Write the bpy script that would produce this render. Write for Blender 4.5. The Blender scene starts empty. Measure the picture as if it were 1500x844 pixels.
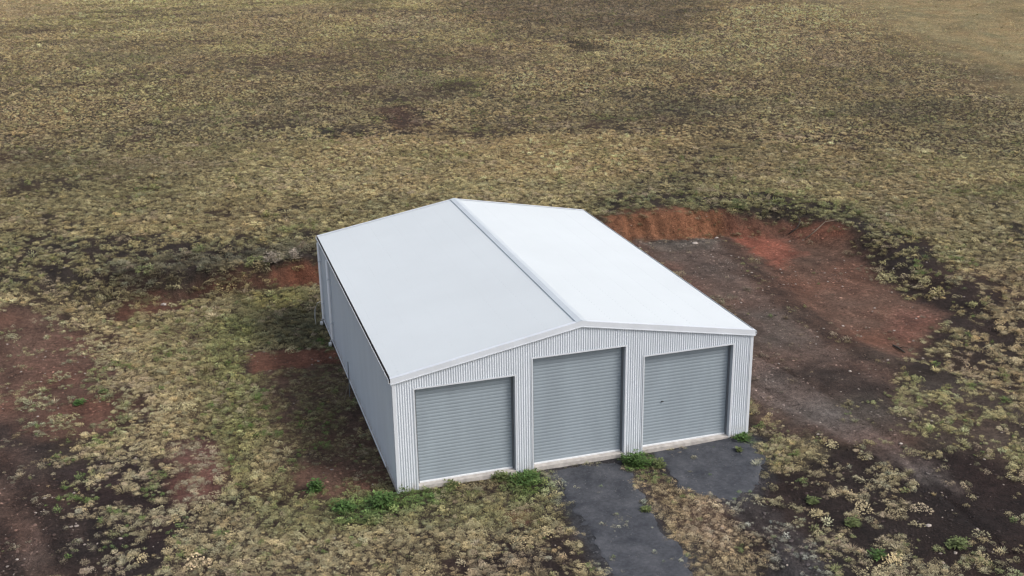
import bpy, math, random
import numpy as np
from mathutils import Vector, Matrix

random.seed(7)
rng = np.random.default_rng(11)
sc = bpy.context.scene
COL = sc.collection

# ------------------------------------------------------------------ camera
CAM = np.array([-5.390868, -30.391665, 17.290037])
FWD = np.array([0.272998, 0.904370, -0.328005]); RIGHT = np.array([0.955668, -0.294047, -0.015343]); UP = np.array([0.110325, 0.309275, 0.944551])
FOCAL = 1642.45            # pixels for a 1500 px wide frame
cam_data = bpy.data.cameras.new('camera')
cam = bpy.data.objects.new('camera', cam_data); COL.objects.link(cam)
M = Matrix(((RIGHT[0], UP[0], -FWD[0], CAM[0]), (RIGHT[1], UP[1], -FWD[1], CAM[1]),
            (RIGHT[2], UP[2], -FWD[2], CAM[2]), (0, 0, 0, 1)))
cam.matrix_world = M
cam_data.sensor_width = 36.0; cam_data.lens = FOCAL / 1500.0 * 36.0
cam_data.clip_start = 0.5; cam_data.clip_end = 9000.0
sc.camera = cam

# ------------------------------------------------------------------ sky, sun, exposure
SUN_ELEV, SUN_AZ = math.radians(46), math.radians(130)     # azimuth clockwise from +Y
w = bpy.data.worlds.new('World'); sc.world = w; w.use_nodes = True
nt = w.node_tree; nt.nodes.clear()
wo = nt.nodes.new('ShaderNodeOutputWorld'); bg = nt.nodes.new('ShaderNodeBackground')
sky = nt.nodes.new('ShaderNodeTexSky'); sky.sky_type = 'NISHITA'; sky.sun_disc = False
sky.sun_elevation = SUN_ELEV; sky.sun_rotation = SUN_AZ
sky.air_density = 1.0; sky.dust_density = 4.0; sky.ozone_density = 1.0
bg.inputs['Strength'].default_value = 0.15
hs = nt.nodes.new('ShaderNodeHueSaturation'); hs.inputs['Saturation'].default_value = 0.55      # thin high cloud
nt.links.new(sky.outputs[0], hs.inputs['Color']); nt.links.new(hs.outputs[0], bg.inputs['Color']); nt.links.new(bg.outputs[0], wo.inputs['Surface'])
sd = bpy.data.lights.new('sun', 'SUN'); sd.energy = 1.05; sd.angle = math.radians(18); sd.color = (1.0, 0.97, 0.92)
so = bpy.data.objects.new('sun', sd); COL.objects.link(so)
to_sun = Vector((math.sin(SUN_AZ) * math.cos(SUN_ELEV), math.cos(SUN_AZ) * math.cos(SUN_ELEV), math.sin(SUN_ELEV)))
so.rotation_euler = to_sun.to_track_quat('Z', 'Y').to_euler(); so.location = (40, -40, 60)
sc.view_settings.view_transform = 'Standard'; sc.view_settings.look = 'None'
sc.cycles.filter_width = 1.35
sc.view_settings.exposure = 0.5; sc.view_settings.gamma = 1.0; sc.view_settings.use_curve_mapping = False

# ------------------------------------------------------------------ noise and terrain height
#TERRAIN-BEGIN
def _hash(ix, iy, seed):
    h = (ix.astype(np.int64) * 374761393 + iy.astype(np.int64) * 668265263 + seed * 982451653) & 0xFFFFFFFF
    h = ((h ^ (h >> 13)) * 1274126177) & 0xFFFFFFFF
    h = ((h ^ (h >> 16)) * 2246822519) & 0xFFFFFFFF
    return ((h ^ (h >> 15)) & 0xFFFFFF) / float(0xFFFFFF)
def vnoise(x, y, seed=0):
    ix = np.floor(x); iy = np.floor(y); fx = x - ix; fy = y - iy
    fx = fx * fx * (3 - 2 * fx); fy = fy * fy * (3 - 2 * fy)
    a = _hash(ix, iy, seed); b = _hash(ix + 1, iy, seed); c = _hash(ix, iy + 1, seed); d = _hash(ix + 1, iy + 1, seed)
    return ((a + (b - a) * fx) * (1 - fy) + (c + (d - c) * fx) * fy) * 2 - 1
def fbm(x, y, scale, octaves=3, seed=0):
    s = 0; a = 1.0; t = 0; f = 1.0 / scale
    for o in range(octaves):
        xx = x * (.8 if o % 2 else .96) * f - y * (.6 if o % 2 else .28) * f
        yy = x * (.6 if o % 2 else .28) * f + y * (.8 if o % 2 else .96) * f
        s = s + a * vnoise(xx + 17.3 * o, yy - 9.1 * o, seed + o); t += a; a *= .55; f *= 2.03
    return s / t
def sstep(a, b, v):
    t = np.clip((v - a) / (b - a), 0, 1); return t * t * (3 - 2 * t)
def poly_sd(x, y, P):
    """signed distance, positive inside"""
    d = np.full(x.shape, 1e9); inside = np.zeros(x.shape, bool); n = len(P)
    for i in range(n):
        ax, ay = P[i]; bx, by = P[(i + 1) % n]
        ex, ey = bx - ax, by - ay
        t = np.clip(((x - ax) * ex + (y - ay) * ey) / (ex * ex + ey * ey + 1e-12), 0, 1)
        d = np.minimum(d, np.hypot(x - ax - t * ex, y - ay - t * ey))
        if ay != by:
            c = ((ay > y) != (by > y)) & (x < (bx - ax) * (y - ay) / (by - ay) + ax)
            inside ^= c
    return np.where(inside, d, -d)
PAD = [(-40,-14),(-17,6),(-11.5,14.5),(-9,19.2),(-5,20.6),(0.6,21.0),(10,21.6),(17.6,22.2),(22.3,21.5),(24.6,19.8),(25.9,15.8),(25.5,9.6),(25.5,5),(30,-14)]
STEP = [(21.75, 21.47), (20.96, 15.58), (20.14, 9.83), (19.99, 5.93), (20.9, 3.38)]
def line_sd(x, y, L):
    """signed distance to an open polyline, positive on its right-hand side (east)"""
    best = np.full(x.shape, 1e9); sg = np.zeros(x.shape)
    for i in range(len(L) - 1):
        ax, ay = L[i]; bx, by = L[i + 1]; ex, ey = bx - ax, by - ay
        t = np.clip(((x - ax) * ex + (y - ay) * ey) / (ex * ex + ey * ey), 0, 1)
        d = np.hypot(x - ax - t * ex, y - ay - t * ey)
        s = np.sign((x - ax) * ey - (y - ay) * ex)
        m = d < best; best = np.where(m, d, best); sg = np.where(m, s, sg)
    return best * sg, best
def height(x, y):
    s = 3.0 * np.log1p(np.exp(np.clip((y - 3) / 3.0, -30, 30)))          # rise starts beside the shed
    s = 260.0 * (1 - np.exp(-s / 260.0))
    z = 0.062 * s
    far = sstep(30, 90, np.hypot(x - 5, y - 5)); near = 1 - far * .0
    z = z + .14 * fbm(x, y, 9, 2, 3) * sstep(20, 30, y + .4 * np.abs(x - 8)) + .7 * far * fbm(x, y, 48, 2, 8)
    # gully to the north-east: the far paddock lies beyond a low crest
    c = (x - 74) * .66 + (y - 66) * .10 + .0 * y
    z = z - 1.1 * sstep(-6, 16, c) * (1 - sstep(30, 70, c)) * sstep(20, 60, y)
    P = poly_sd(x, y, PAD)
    wd = 1.15 + 3.5 * sstep(-4, -12, x) + 1.6 * sstep(22.5, 25.5, x)
    wob = .22 * fbm(x, y, 1.3, 4, 21)
    k = sstep(0, 1, (-P + wob) / wd)
    z = z * k
    # spoil plateau right of the shed, with a soft step facing the shed
    ls, la = line_sd(x, y, STEP)
    z = z + .30 * sstep(-1.3, 1.0, ls + .3 * fbm(x, y, 2.5, 2, 31)) * sstep(-9, 0, -la * 1.0 + 4) * sstep(-.3, 2.0, P) * (x > 8)
    return z
#TERRAIN-END
def rough(x, y, amt):
    return amt * (.04 * fbm(x, y, 1.1, 3, 41) + .035 * fbm(x, y, .4, 2, 43))

# regions of the ground, surveyed from the photograph, in metres: name, outline, soft edge, warp, opacity, properties
REGIONS = [
    ('far_paddock', [(131.17, 191.15), (78.68, 101.99), (73.15, 85.87), (66.65, 70.53), (63.32, 57.36), (60.81, 48.7), (59.94, 43.57), (58.66, 33.65), (93.73, 47.68), (235.95, 182.88)], 5, 2, 1, {'soil': (0.21, 0.165, 0.085), 'dens': 0.55, 'tuft': (0.42, 0.34, 0.18), 'size': 0.6}),
    ('far_straw', [(-44.87, 237.79), (-27.0, 148.51), (-16.76, 145.35), (-19.62, 124.06), (-23.25, 114.11), (-30.27, 112.92)], 6, 2, 0.8, {'tuft': (0.42, 0.33, 0.19), 'soil': (0.2, 0.15, 0.09)}),
    ('far_brown', [(33.13, 128.18), (46.44, 135.22), (67.16, 122.2), (55.08, 89.34), (43.85, 79.4), (35.3, 80.92), (30.0, 87.84), (27.97, 97.41)], 5, 3, 0.85, {'soil': (0.043, 0.032, 0.023), 'tuft': (0.24, 0.19, 0.12), 'dens': 0.85}),
    ('far_dark', [(59.79, 104.58), (61.52, 98.52), (49.86, 80.47), (45.97, 79.78)], 5, 3, 0.5, {'soil': (0.036, 0.029, 0.022), 'tuft': (0.15, 0.13, 0.08), 'dens': 0.8}),
    ('far_dark', [(10.52, 85.48), (15.63, 82.95), (14.81, 75.36), (10.49, 72.66)], 4, 3, 0.7, {'tuft': (0.15, 0.15, 0.07), 'dens': 0.9}),
    ('far_dark', [(16.39, 132.09), (24.23, 127.52), (20.8, 114.18), (15.67, 114.63)], 4, 3, 0.8, {'tuft': (0.11, 0.11, 0.06), 'dens': 0.9}),
    ('dark_scar', [(33.06, 78.8), (35.62, 75.85), (35.25, 71.59), (32.52, 71.4)], 1, 1, 0.9, {'soil': (0.029, 0.022, 0.014), 'tuft': (0.13, 0.11, 0.07), 'dens': 0.6}),
    ('green_patch', [(15.79, 61.44), (20.02, 62.88), (21.12, 60.42), (17.85, 57.11), (15.14, 57.54)], 1.5, 1.5, 0.8, {'tuft': (0.17, 0.2, 0.06), 'dens': 1}),
    ('dark_scar', [(15.13, 58.67), (18.47, 59.38), (18.52, 57.47), (15.39, 56.29)], 0.8, 1, 0.9, {'soil': (0.036, 0.025, 0.018), 'tuft': (0.12, 0.1, 0.06), 'dens': 0.6}),
    ('grey_patch', [(12.46, 66.57), (16.4, 67.93), (15.91, 60.74), (11.82, 60.37)], 2, 2, 0.5, {'tuft': (0.22, 0.22, 0.17)}),
    ('grey_patch', [(19.38, 102.33), (25.98, 102.53), (24.19, 91.9), (17.1, 90.53)], 3, 3, 0.5, {'tuft': (0.22, 0.22, 0.18)}),
    ('brown_scar', [(8.91, 52.31), (11.2, 52.07), (11.59, 46.51), (10.13, 44.77), (8.67, 47.07)], 0.8, 1, 1, {'soil': (0.054, 0.032, 0.022), 'tuft': (0.17, 0.11, 0.08), 'dens': 0.35}),
    ('dark_scar', [(4.24, 46.85), (6.85, 47.73), (8.67, 47.07), (6.37, 44.9), (4.11, 45.26)], 0.6, 0.8, 0.9, {'soil': (0.036, 0.029, 0.022), 'tuft': (0.17, 0.14, 0.09), 'dens': 0.6}),
    ('olive_patch', [(58.9, 68.46), (67.3, 69.14), (62.77, 55.68), (56.97, 57.62)], 4, 3, 0.5, {'tuft': (0.2, 0.2, 0.1)}),
    ('straw_patch', [(55.77, 76.45), (64.54, 77.34), (55.41, 47.79), (50.06, 44.85), (50.91, 59.17)], 4, 3, 0.7, {'tuft': (0.42, 0.33, 0.19)}),
    ('olive_patch', [(47.97, 60.08), (53.09, 51.97), (46.95, 33.5), (43.74, 25.52), (40.36, 33.4), (41.91, 46.43)], 3, 3, 0.5, {'tuft': (0.17, 0.17, 0.08), 'dens': 0.85}),
    ('grey_patch', [(63.29, 53.56), (64.75, 49.27), (58.77, 42.17), (57.45, 45.34)], 2, 2, 0.6, {'tuft': (0.2, 0.18, 0.14)}),
    ('straw_patch', [(-26.58, 111.79), (-16.88, 107.74), (-14.63, 66.58), (-15.58, 49.26), (-18.76, 48.28)], 5, 4, 0.6, {'tuft': (0.4, 0.31, 0.17)}),
    ('straw_patch', [(-3.2, 123.51), (15.16, 116.99), (20.0, 105.5), (7.12, 91.61), (-2.68, 89.81)], 5, 4, 0.6, {'tuft': (0.4, 0.31, 0.18)}),
    ('straw_patch', [(-3.1, 78.28), (7.95, 81.52), (21.0, 81.83), (21.68, 68.85), (9.38, 62.48), (-1.05, 62.61)], 5, 4, 0.5, {'tuft': (0.38, 0.3, 0.17)}),
    ('straw_patch', [(20.45, 79.54), (30.11, 74.43), (28.83, 59.8), (21.11, 62.44)], 4, 3, 0.5, {'tuft': (0.4, 0.3, 0.18)}),
    ('dark_belt', [(29.94, 52.04), (37.42, 53.86), (34.39, 45.5), (29.9, 43.13), (25.72, 45.9)], 2, 2, 0.6, {'tuft': (0.16, 0.15, 0.09), 'soil': (0.032, 0.025, 0.018), 'dens': 0.6}),
    ('dark_belt', [(25.26, 35.33), (31.21, 35.36), (33.82, 32.85), (31.74, 27.79), (26.25, 26.18), (20.76, 25.47), (16.63, 25.39), (18.58, 28.22)], 1.5, 1.5, 0.6, {'tuft': (0.19, 0.18, 0.1), 'soil': (0.025, 0.019, 0.014), 'dens': 0.6}),
    ('straw_patch', [(27.56, 31.24), (30.27, 30.96), (29.27, 27.55), (26.55, 27.55)], 1, 1, 0.8, {'tuft': (0.42, 0.34, 0.18), 'dens': 1}),
    ('dark_belt', [(35.95, 34.7), (39.2, 29.5), (38.99, 18.66), (38.37, 12.99), (33.53, 7.76), (31.75, 10.06), (32.39, 16.93), (31.31, 23.47), (30.89, 27.94)], 2, 2, 0.45, {'tuft': (0.24, 0.22, 0.12), 'soil': (0.025, 0.019, 0.014), 'dens': 0.6}),
    ('straw_patch', [(33.79, 28.79), (36.12, 25.12), (34.42, 17.38), (31.02, 17.35), (30.58, 22.34)], 2, 2, 0.6, {'tuft': (0.4, 0.32, 0.18), 'dens': 1}),
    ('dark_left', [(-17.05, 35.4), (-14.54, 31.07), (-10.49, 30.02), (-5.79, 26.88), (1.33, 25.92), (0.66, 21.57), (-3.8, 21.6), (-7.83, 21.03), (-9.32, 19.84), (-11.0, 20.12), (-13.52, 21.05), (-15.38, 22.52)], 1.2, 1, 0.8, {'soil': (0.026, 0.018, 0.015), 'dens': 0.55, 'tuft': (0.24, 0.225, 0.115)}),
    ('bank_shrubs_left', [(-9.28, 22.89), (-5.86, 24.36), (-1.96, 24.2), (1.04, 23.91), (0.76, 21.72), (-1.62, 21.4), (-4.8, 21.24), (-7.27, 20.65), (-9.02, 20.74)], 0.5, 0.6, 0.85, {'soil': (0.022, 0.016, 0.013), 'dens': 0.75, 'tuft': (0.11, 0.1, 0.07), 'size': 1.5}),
    ('dark_right', [(16.12, 26.17), (22.0, 26.33), (27.18, 23.91), (29.85, 21.22), (29.72, 16.67), (27.65, 11.57), (26.91, 8.6), (28.4, 6.08), (25.67, 2.83), (23.83, 4.99), (24.76, 8.52), (25.77, 13.64), (27.37, 18.31), (22.51, 22.24), (15.97, 23.21)], 0.8, 0.8, 0.7, {'soil': (0.022, 0.016, 0.013), 'dens': 0.55, 'tuft': (0.19, 0.19, 0.09), 'size': 1.3}),
    ('right_slope', [(27.65, 18.44), (29.44, 15.69), (28.22, 9.4), (30.02, 8.0), (29.51, 4.95), (22.35, -2.99), (22.66, 1.09), (22.72, 3.12), (20.07, 1.26), (20.33, 3.27), (22.8, 5.36), (25.34, 6.97), (25.54, 10.61), (26.53, 15.38)], 1, 1, 0.9, {'soil': (0.022, 0.015, 0.013), 'dens': 0.36, 'tuft': (0.3, 0.27, 0.14)}),
    ('right_straw', [(28.71, 11.0), (33.03, 11.58), (36.17, 10.62), (22.54, -4.01), (20.05, -3.74), (20.19, -1.21), (23.17, 3.7)], 1.5, 1, 0.6, {'soil': (0.04, 0.027, 0.021), 'dens': 0.62, 'tuft': (0.46, 0.35, 0.21)}),
    ('dark_far_band', [(-18.76, 42.53), (-12.66, 43.13), (-6.64, 37.79), (0.26, 31.77), (8.44, 29.83), (8.0, 27.99), (1.33, 25.92), (-6.08, 28.66), (-14.65, 32.18), (-17.57, 34.21)], 1.5, 2.5, 0.5, {'tuft': (0.2, 0.19, 0.1), 'dens': 0.72}),
    ('dark_far_band', [(-13.24, 52.43), (-7.83, 53.71), (-1.98, 48.55), (1.96, 42.65), (-2.5, 40.74), (-8.64, 44.27), (-13.8, 47.86)], 3, 3, 0.45, {'tuft': (0.22, 0.2, 0.11), 'dens': 0.8}),
    ('dark_far_band', [(12.61, 56.18), (21.17, 54.84), (27.05, 49.2), (33.43, 39.48), (29.87, 36.68), (22.14, 42.09), (12.9, 48.25)], 3, 3, 0.45, {'tuft': (0.22, 0.19, 0.11), 'dens': 0.8}),
    ('dark_far_band', [(-12.58, 92.43), (-4.13, 85.66), (-0.2, 75.9), (-6.76, 70.12), (-13.16, 78.57)], 4, 4, 0.5, {'tuft': (0.22, 0.19, 0.12), 'dens': 0.85}),
    ('dark_far_band', [(25.94, 65.95), (34.18, 66.86), (43.9, 61.43), (43.24, 48.67), (37.93, 53.65), (29.41, 58.1)], 4, 4, 0.45, {'tuft': (0.23, 0.21, 0.12), 'dens': 0.85}),
    ('right_dark_tail', [(27.84, 15.66), (28.68, 11.96), (29.7, 8.94), (26.98, 5.19), (23.17, 3.7), (21.47, 0.78), (19.43, -0.37), (17.53, -0.3), (17.39, 1.57), (21.84, 4.93), (25.06, 7.05), (25.81, 10.48)], 0.7, 0.8, 0.6, {'soil': (0.03, 0.02, 0.017), 'dens': 0.25}),
    ('left_pad', [(-15.84, 21.81), (-11.83, 20.48), (-9.04, 20.35), (-4.85, 20.8), (0.56, 21.08), (0.28, -0.4), (-1.41, -4.76), (-12.63, -1.03)], 1, 1, 0.9, {'soil': (0.047, 0.03, 0.022), 'dens': 0.76, 'tuft': (0.47, 0.39, 0.22)}),
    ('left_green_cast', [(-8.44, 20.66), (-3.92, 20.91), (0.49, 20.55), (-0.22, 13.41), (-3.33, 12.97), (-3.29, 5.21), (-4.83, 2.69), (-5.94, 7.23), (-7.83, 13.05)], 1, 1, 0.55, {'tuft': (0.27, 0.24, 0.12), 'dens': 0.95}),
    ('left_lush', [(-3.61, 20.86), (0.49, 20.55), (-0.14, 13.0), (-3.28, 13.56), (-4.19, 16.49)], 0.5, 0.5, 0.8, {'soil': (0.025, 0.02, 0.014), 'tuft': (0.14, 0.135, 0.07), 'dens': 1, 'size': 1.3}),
    ('left_yellow', [(-3.01, 20.56), (-0.5, 20.4), (0.07, 18.68), (-1.14, 17.67), (-3.18, 18.39)], 0.5, 0.5, 0.8, {'tuft': (0.27, 0.25, 0.1), 'dens': 1, 'size': 1.2}),
    ('left_bare', [(-15.41, 18.67), (-12.84, 19.35), (-11.39, 19.87), (-10.4, 18.45), (-9.17, 14.95), (-8.69, 11.93), (-7.79, 9.06), (-8.35, 7.79), (-9.8, 7.4), (-10.91, 7.52), (-14.1, 8.87)], 0.5, 0.5, 1, {'soil': (0.118, 0.065, 0.047), 'dens': 0.2, 'tuft': (0.3, 0.28, 0.16)}),
    ('left_bare', [(-8.89, 20.05), (-6.08, 20.58), (-5.21, 19.78), (-7.29, 19.19), (-9.01, 18.61)], 0.35, 0.4, 0.9, {'soil': (0.1, 0.046, 0.03), 'dens': 0.3}),
    ('pale_clump', [(-11.84, 10.45), (-11.12, 10.18), (-10.42, 8.47), (-10.93, 7.8), (-11.58, 8.88)], 0.3, 0.4, 1, {'tuft': (0.36, 0.38, 0.24), 'dens': 0.75}),
    ('left_track', [(-14.46, 11.25), (-12.42, 9.46), (-11.27, 7.9), (-9.78, 3.42), (-8.47, 0.09), (-7.69, -2.69), (-12.63, -1.03)], 0.8, 0.5, 1, {'soil': (0.04, 0.028, 0.024), 'dens': 0.02, 'tuft': (0.2, 0.17, 0.12)}),
    ('track_dark', [(-10.84, 6.72), (-9.42, 4.25), (-8.31, 1.2), (-7.34, -2.8), (-8.75, -2.32), (-9.68, 1.67)], 0.6, 0.5, 0.7, {'soil': (0.026, 0.018, 0.017), 'dens': 0.04, 'tuft': (0.25, 0.22, 0.17)}),
    ('track_pale', [(-12.43, 5.76), (-11.84, 5.08), (-10.66, 2.02), (-9.74, -1.68), (-10.36, -1.44), (-11.17, 1.4), (-12.14, 3.35)], 0.25, 0.2, 0.8, {'soil': (0.11, 0.075, 0.06), 'dens': 0}),
    ('track_pale', [(-12.89, 9.6), (-12.06, 8.2), (-10.5, 5.07), (-9.53, 2.46), (-9.22, 0.32), (-10.0, 2.21), (-11.1, 4.81), (-12.58, 7.03)], 0.4, 0.3, 0.5, {'soil': (0.093, 0.06, 0.047), 'dens': 0}),
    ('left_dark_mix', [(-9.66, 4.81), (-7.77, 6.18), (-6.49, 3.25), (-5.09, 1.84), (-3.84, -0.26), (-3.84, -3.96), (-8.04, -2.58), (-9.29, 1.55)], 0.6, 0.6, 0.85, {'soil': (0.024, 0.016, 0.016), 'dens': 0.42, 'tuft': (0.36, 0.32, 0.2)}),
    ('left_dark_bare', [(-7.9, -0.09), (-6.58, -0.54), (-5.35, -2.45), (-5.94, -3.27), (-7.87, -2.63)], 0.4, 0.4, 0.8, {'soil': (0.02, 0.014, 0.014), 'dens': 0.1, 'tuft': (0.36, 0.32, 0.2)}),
    ('red_patch', [(-6.66, 5.79), (-5.3, 5.88), (-4.84, 4.14), (-5.32, 1.51), (-6.34, 1.21), (-6.81, 3.35)], 0.3, 0.3, 0.85, {'soil': (0.14, 0.07, 0.055), 'dens': 0.3, 'tuft': (0.3, 0.26, 0.18)}),
    ('green_seam', [(-5.29, 17.76), (-3.28, 17.05), (-3.07, 9.96), (-3.73, 5.35), (-4.68, 1.71), (-5.3, 5.88), (-5.31, 10.75)], 0.6, 0.6, 0.6, {'tuft': (0.22, 0.25, 0.09), 'dens': 0.95}),
    ('shade_painted_grass', [(-3.46, 13.01), (0.15, 12.14), (0.06, 1.5), (-1.21, 0.77), (-2.91, 2.5), (-3.41, 6.36)], 0.4, 0.4, 0.9, {'soil': (0.093, 0.06, 0.043), 'dens': 0.7, 'tuft': (0.19, 0.165, 0.088), 'size': 0.65}),  # grass tone darkened to deepen the shed's shadow here
    ('red_strip', [(-3.52, 13.3), (-0.06, 12.59), (-0.04, 10.92), (-3.43, 11.12)], 0.15, 0.2, 1, {'soil': (0.15, 0.07, 0.045), 'dens': 0.02}),
    ('red_patch', [(-2.63, 3.02), (-0.6, 1.75), (-0.31, 0.94), (-1.28, 0.35), (-2.71, 0.62), (-3.06, 2.1)], 0.25, 0.3, 0.9, {'soil': (0.14, 0.08, 0.055), 'dens': 0.25, 'tuft': (0.2, 0.18, 0.1), 'size': 0.7}),
    ('front_straw', [(-5.16, 0.8), (-0.5, -0.05), (4.72, -0.3), (4.69, -2.33), (4.79, -4.36), (4.45, -6.74), (-7.69, -2.69), (-6.96, -0.81)], 0.4, 0.4, 0.9, {'soil': (0.036, 0.026, 0.022), 'dens': 0.86, 'tuft': (0.37, 0.32, 0.19)}),
    ('front_dark_gap', [(1.46, 0.02), (3.83, -0.25), (4.17, -1.29), (2.21, -1.26), (1.03, -0.85)], 0.25, 0.4, 0.8, {'soil': (0.022, 0.014, 0.013), 'dens': 0.75, 'tuft': (0.2, 0.17, 0.1)}),
    ('front_dark_gap', [(0.24, -4.14), (3.38, -4.26), (4.54, -5.0), (2.94, -5.56), (1.1, -5.28)], 0.3, 0.4, 0.7, {'soil': (0.022, 0.014, 0.013), 'dens': 0.6, 'tuft': (0.3, 0.24, 0.17)}),
    ('front_orange', [(2.72, -2.07), (3.55, -2.16), (3.41, -2.94), (2.69, -2.89)], 0.2, 0.2, 0.7, {'soil': (0.2, 0.1, 0.06), 'tuft': (0.4, 0.27, 0.17), 'dens': 0.6}),
    ('green_mix', [(-3.12, 2.57), (-1.1, 1.41), (1.47, -0.81), (4.77, -1.48), (4.8, -3.2), (1.84, -2.58), (-1.71, -2.18), (-3.95, -1.44), (-4.92, 1.34)], 0.5, 0.8, 0.55, {'tuft': (0.2, 0.22, 0.09)}),
    ('green_verge', [(-1.96, 0.01), (-0.25, 0.15), (1.22, -0.07), (1.22, -0.95), (-0.78, -1.51), (-1.77, -1.38)], 0.3, 0.4, 0.9, {'tuft': (0.12, 0.2, 0.06), 'dens': 1, 'size': 1.15}),
    ('green_verge', [(3.32, -0.09), (4.51, 0.09), (4.98, -0.87), (4.3, -1.55), (3.19, -1.6)], 0.2, 0.25, 0.9, {'tuft': (0.13, 0.2, 0.055), 'dens': 1, 'size': 1.1}),
    ('right_pad', [(15.29, 22.96), (17.59, 22.36), (22.24, 21.63), (25.45, 20.83), (27.3, 18.38), (26.35, 14.98), (25.24, 10.7), (25.41, 7.61), (22.57, 5.04), (19.47, 2.49), (17.98, -0.44), (16.94, -2.64), (14.88, -1.87), (12.64, -0.49), (12.87, 1.56), (16.55, 8.4), (16.24, 22.4)], 0.35, 0.35, 1, {'soil': (0.1, 0.06, 0.045), 'dens': 0.05, 'tuft': (0.16, 0.13, 0.09), 'size': 0.8}),
    ('pad_grey', [(17.13, 21.28), (21.53, 21.03), (19.76, 12.79), (18.49, 6.1), (18.07, 1.31), (16.77, -2.14), (15.18, -1.0), (13.93, 3.53), (16.55, 8.4)], 0.7, 0.6, 0.8, {'soil': (0.105, 0.078, 0.064)}),
    ('pad_red', [(23.15, 21.47), (27.37, 18.31), (26.35, 14.98), (25.24, 10.7), (25.41, 7.61), (22.8, 5.36), (20.02, 3.7), (19.75, 6.59), (20.67, 11.91), (22.12, 18.4)], 0.6, 0.5, 0.9, {'soil': (0.125, 0.068, 0.046), 'dens': 0.012}),
    ('pad_tan', [(22.42, 14.87), (25.13, 14.99), (24.41, 10.01), (23.21, 6.84), (21.04, 7.55), (20.87, 11.06)], 0.8, 0.6, 0.6, {'soil': (0.155, 0.09, 0.064)}),
    ('pad_redder', [(22.5, 21.76), (23.94, 21.04), (24.96, 19.92), (24.48, 17.4), (22.22, 15.82), (22.43, 18.96)], 0.3, 0.4, 0.9, {'soil': (0.22, 0.08, 0.052), 'dens': 0.02}),
    ('pad_step_shade', [(21.18, 21.14), (22.14, 20.66), (20.89, 12.89), (20.1, 6.63), (20.64, 3.27), (19.59, 2.23), (18.67, 5.39), (19.11, 11.01)], 0.25, 0.3, 0.8, {'soil': (0.06, 0.038, 0.028), 'dens': 0.1, 'tuft': (0.2, 0.17, 0.09), 'size': 0.6}),  # shade of the step's slope painted in as darker brown soil
    ('pad_dark', [(15.16, 4.01), (18.57, 3.81), (18.9, 1.67), (17.42, 0.34), (15.71, 1.57)], 0.8, 0.5, 0.8, {'soil': (0.036, 0.027, 0.023)}),
    ('spoil_edge', [(17.43, 22.44), (20.07, 22.14), (21.7, 20.6), (19.98, 18.76), (17.28, 19.46)], 0.2, 0.3, 0.8, {'soil': (0.1, 0.08, 0.065), 'dens': 0.1, 'tuft': (0.3, 0.25, 0.18), 'size': 0.6}),
    ('bank_face_right', [(15.6, 23.55), (18.5, 24.08), (20.77, 23.71), (22.65, 22.37), (22.49, 21.5), (19.72, 21.41), (17.4, 22.37), (16.17, 22.71)], 0.4, 0.45, 1, {'soil': (0.16, 0.07, 0.038), 'dens': 0.22, 'tuft': (0.16, 0.13, 0.07)}),
    ('bank_face_right2', [(22.6, 22.26), (25.22, 21.15), (27.52, 18.75), (27.06, 17.47), (24.96, 19.92), (22.45, 21.56)], 0.3, 0.35, 0.8, {'soil': (0.14, 0.062, 0.04), 'dens': 0.25, 'tuft': (0.18, 0.15, 0.08)}),
    ('bank_face_left', [(-1.76, 21.48), (0.79, 21.85), (0.64, 20.72), (-1.68, 21.11)], 0.2, 0.25, 1, {'soil': (0.13, 0.055, 0.034), 'dens': 0.22, 'tuft': (0.16, 0.13, 0.07)}),
    ('bank_broken_left', [(-8.13, 20.88), (-4.79, 21.26), (-1.28, 21.49), (-1.34, 21.2), (-3.59, 21.02), (-7.86, 20.32)], 0.3, 0.5, 0.75, {'soil': (0.095, 0.045, 0.03), 'dens': 0.4, 'tuft': (0.17, 0.15, 0.08)}),
    ('red_tail', [(24.16, 9.15), (25.65, 7.92), (24.03, 6.59), (22.3, 5.56), (21.5, 5.81)], 0.4, 0.3, 0.8, {'soil': (0.15, 0.075, 0.055), 'dens': 0.05}),
    ('dark_soil', [(12.4, 0.69), (13.3, -0.24), (14.76, -2.06), (16.78, -2.87), (18.09, -3.54), (18.61, -5.45), (20.38, -6.88), (16.2, -11.28), (7.75, -8.46), (9.93, -6.08), (9.74, -3.58), (11.29, -2.38)], 0.5, 0.5, 1, {'soil': (0.026, 0.017, 0.0145), 'dens': 0.26, 'tuft': (0.34, 0.3, 0.18)}),
    ('right_mix', [(15.79, 0.38), (19.38, 1.52), (21.47, 0.78), (21.74, -1.74), (18.88, -5.13), (17.81, -3.91), (16.51, -2.51), (15.34, -1.56)], 0.7, 0.9, 0.8, {'soil': (0.068, 0.051, 0.041), 'dens': 0.42, 'tuft': (0.34, 0.32, 0.16)}),
    ('clump_zone', [(11.79, -0.64), (13.87, -1.01), (13.8, -2.17), (12.34, -2.75), (11.12, -2.77)], 0.25, 0.3, 0.95, {'soil': (0.076, 0.06, 0.038), 'tuft': (0.36, 0.31, 0.17), 'dens': 0.8}),
    ('clump_zone', [(12.52, -2.85), (13.73, -2.87), (14.65, -4.09), (14.7, -5.74), (13.72, -6.78), (12.46, -5.95), (11.87, -4.33)], 0.3, 0.4, 0.8, {'tuft': (0.38, 0.33, 0.21), 'dens': 0.5}),
    ('clump_zone', [(10.92, -3.55), (11.47, -4.6), (11.36, -6.95), (10.78, -8.49), (9.42, -8.03), (10.12, -5.75)], 0.4, 0.4, 0.35, {'soil': (0.04, 0.032, 0.03), 'tuft': (0.28, 0.28, 0.17), 'dens': 0.4}),
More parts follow.
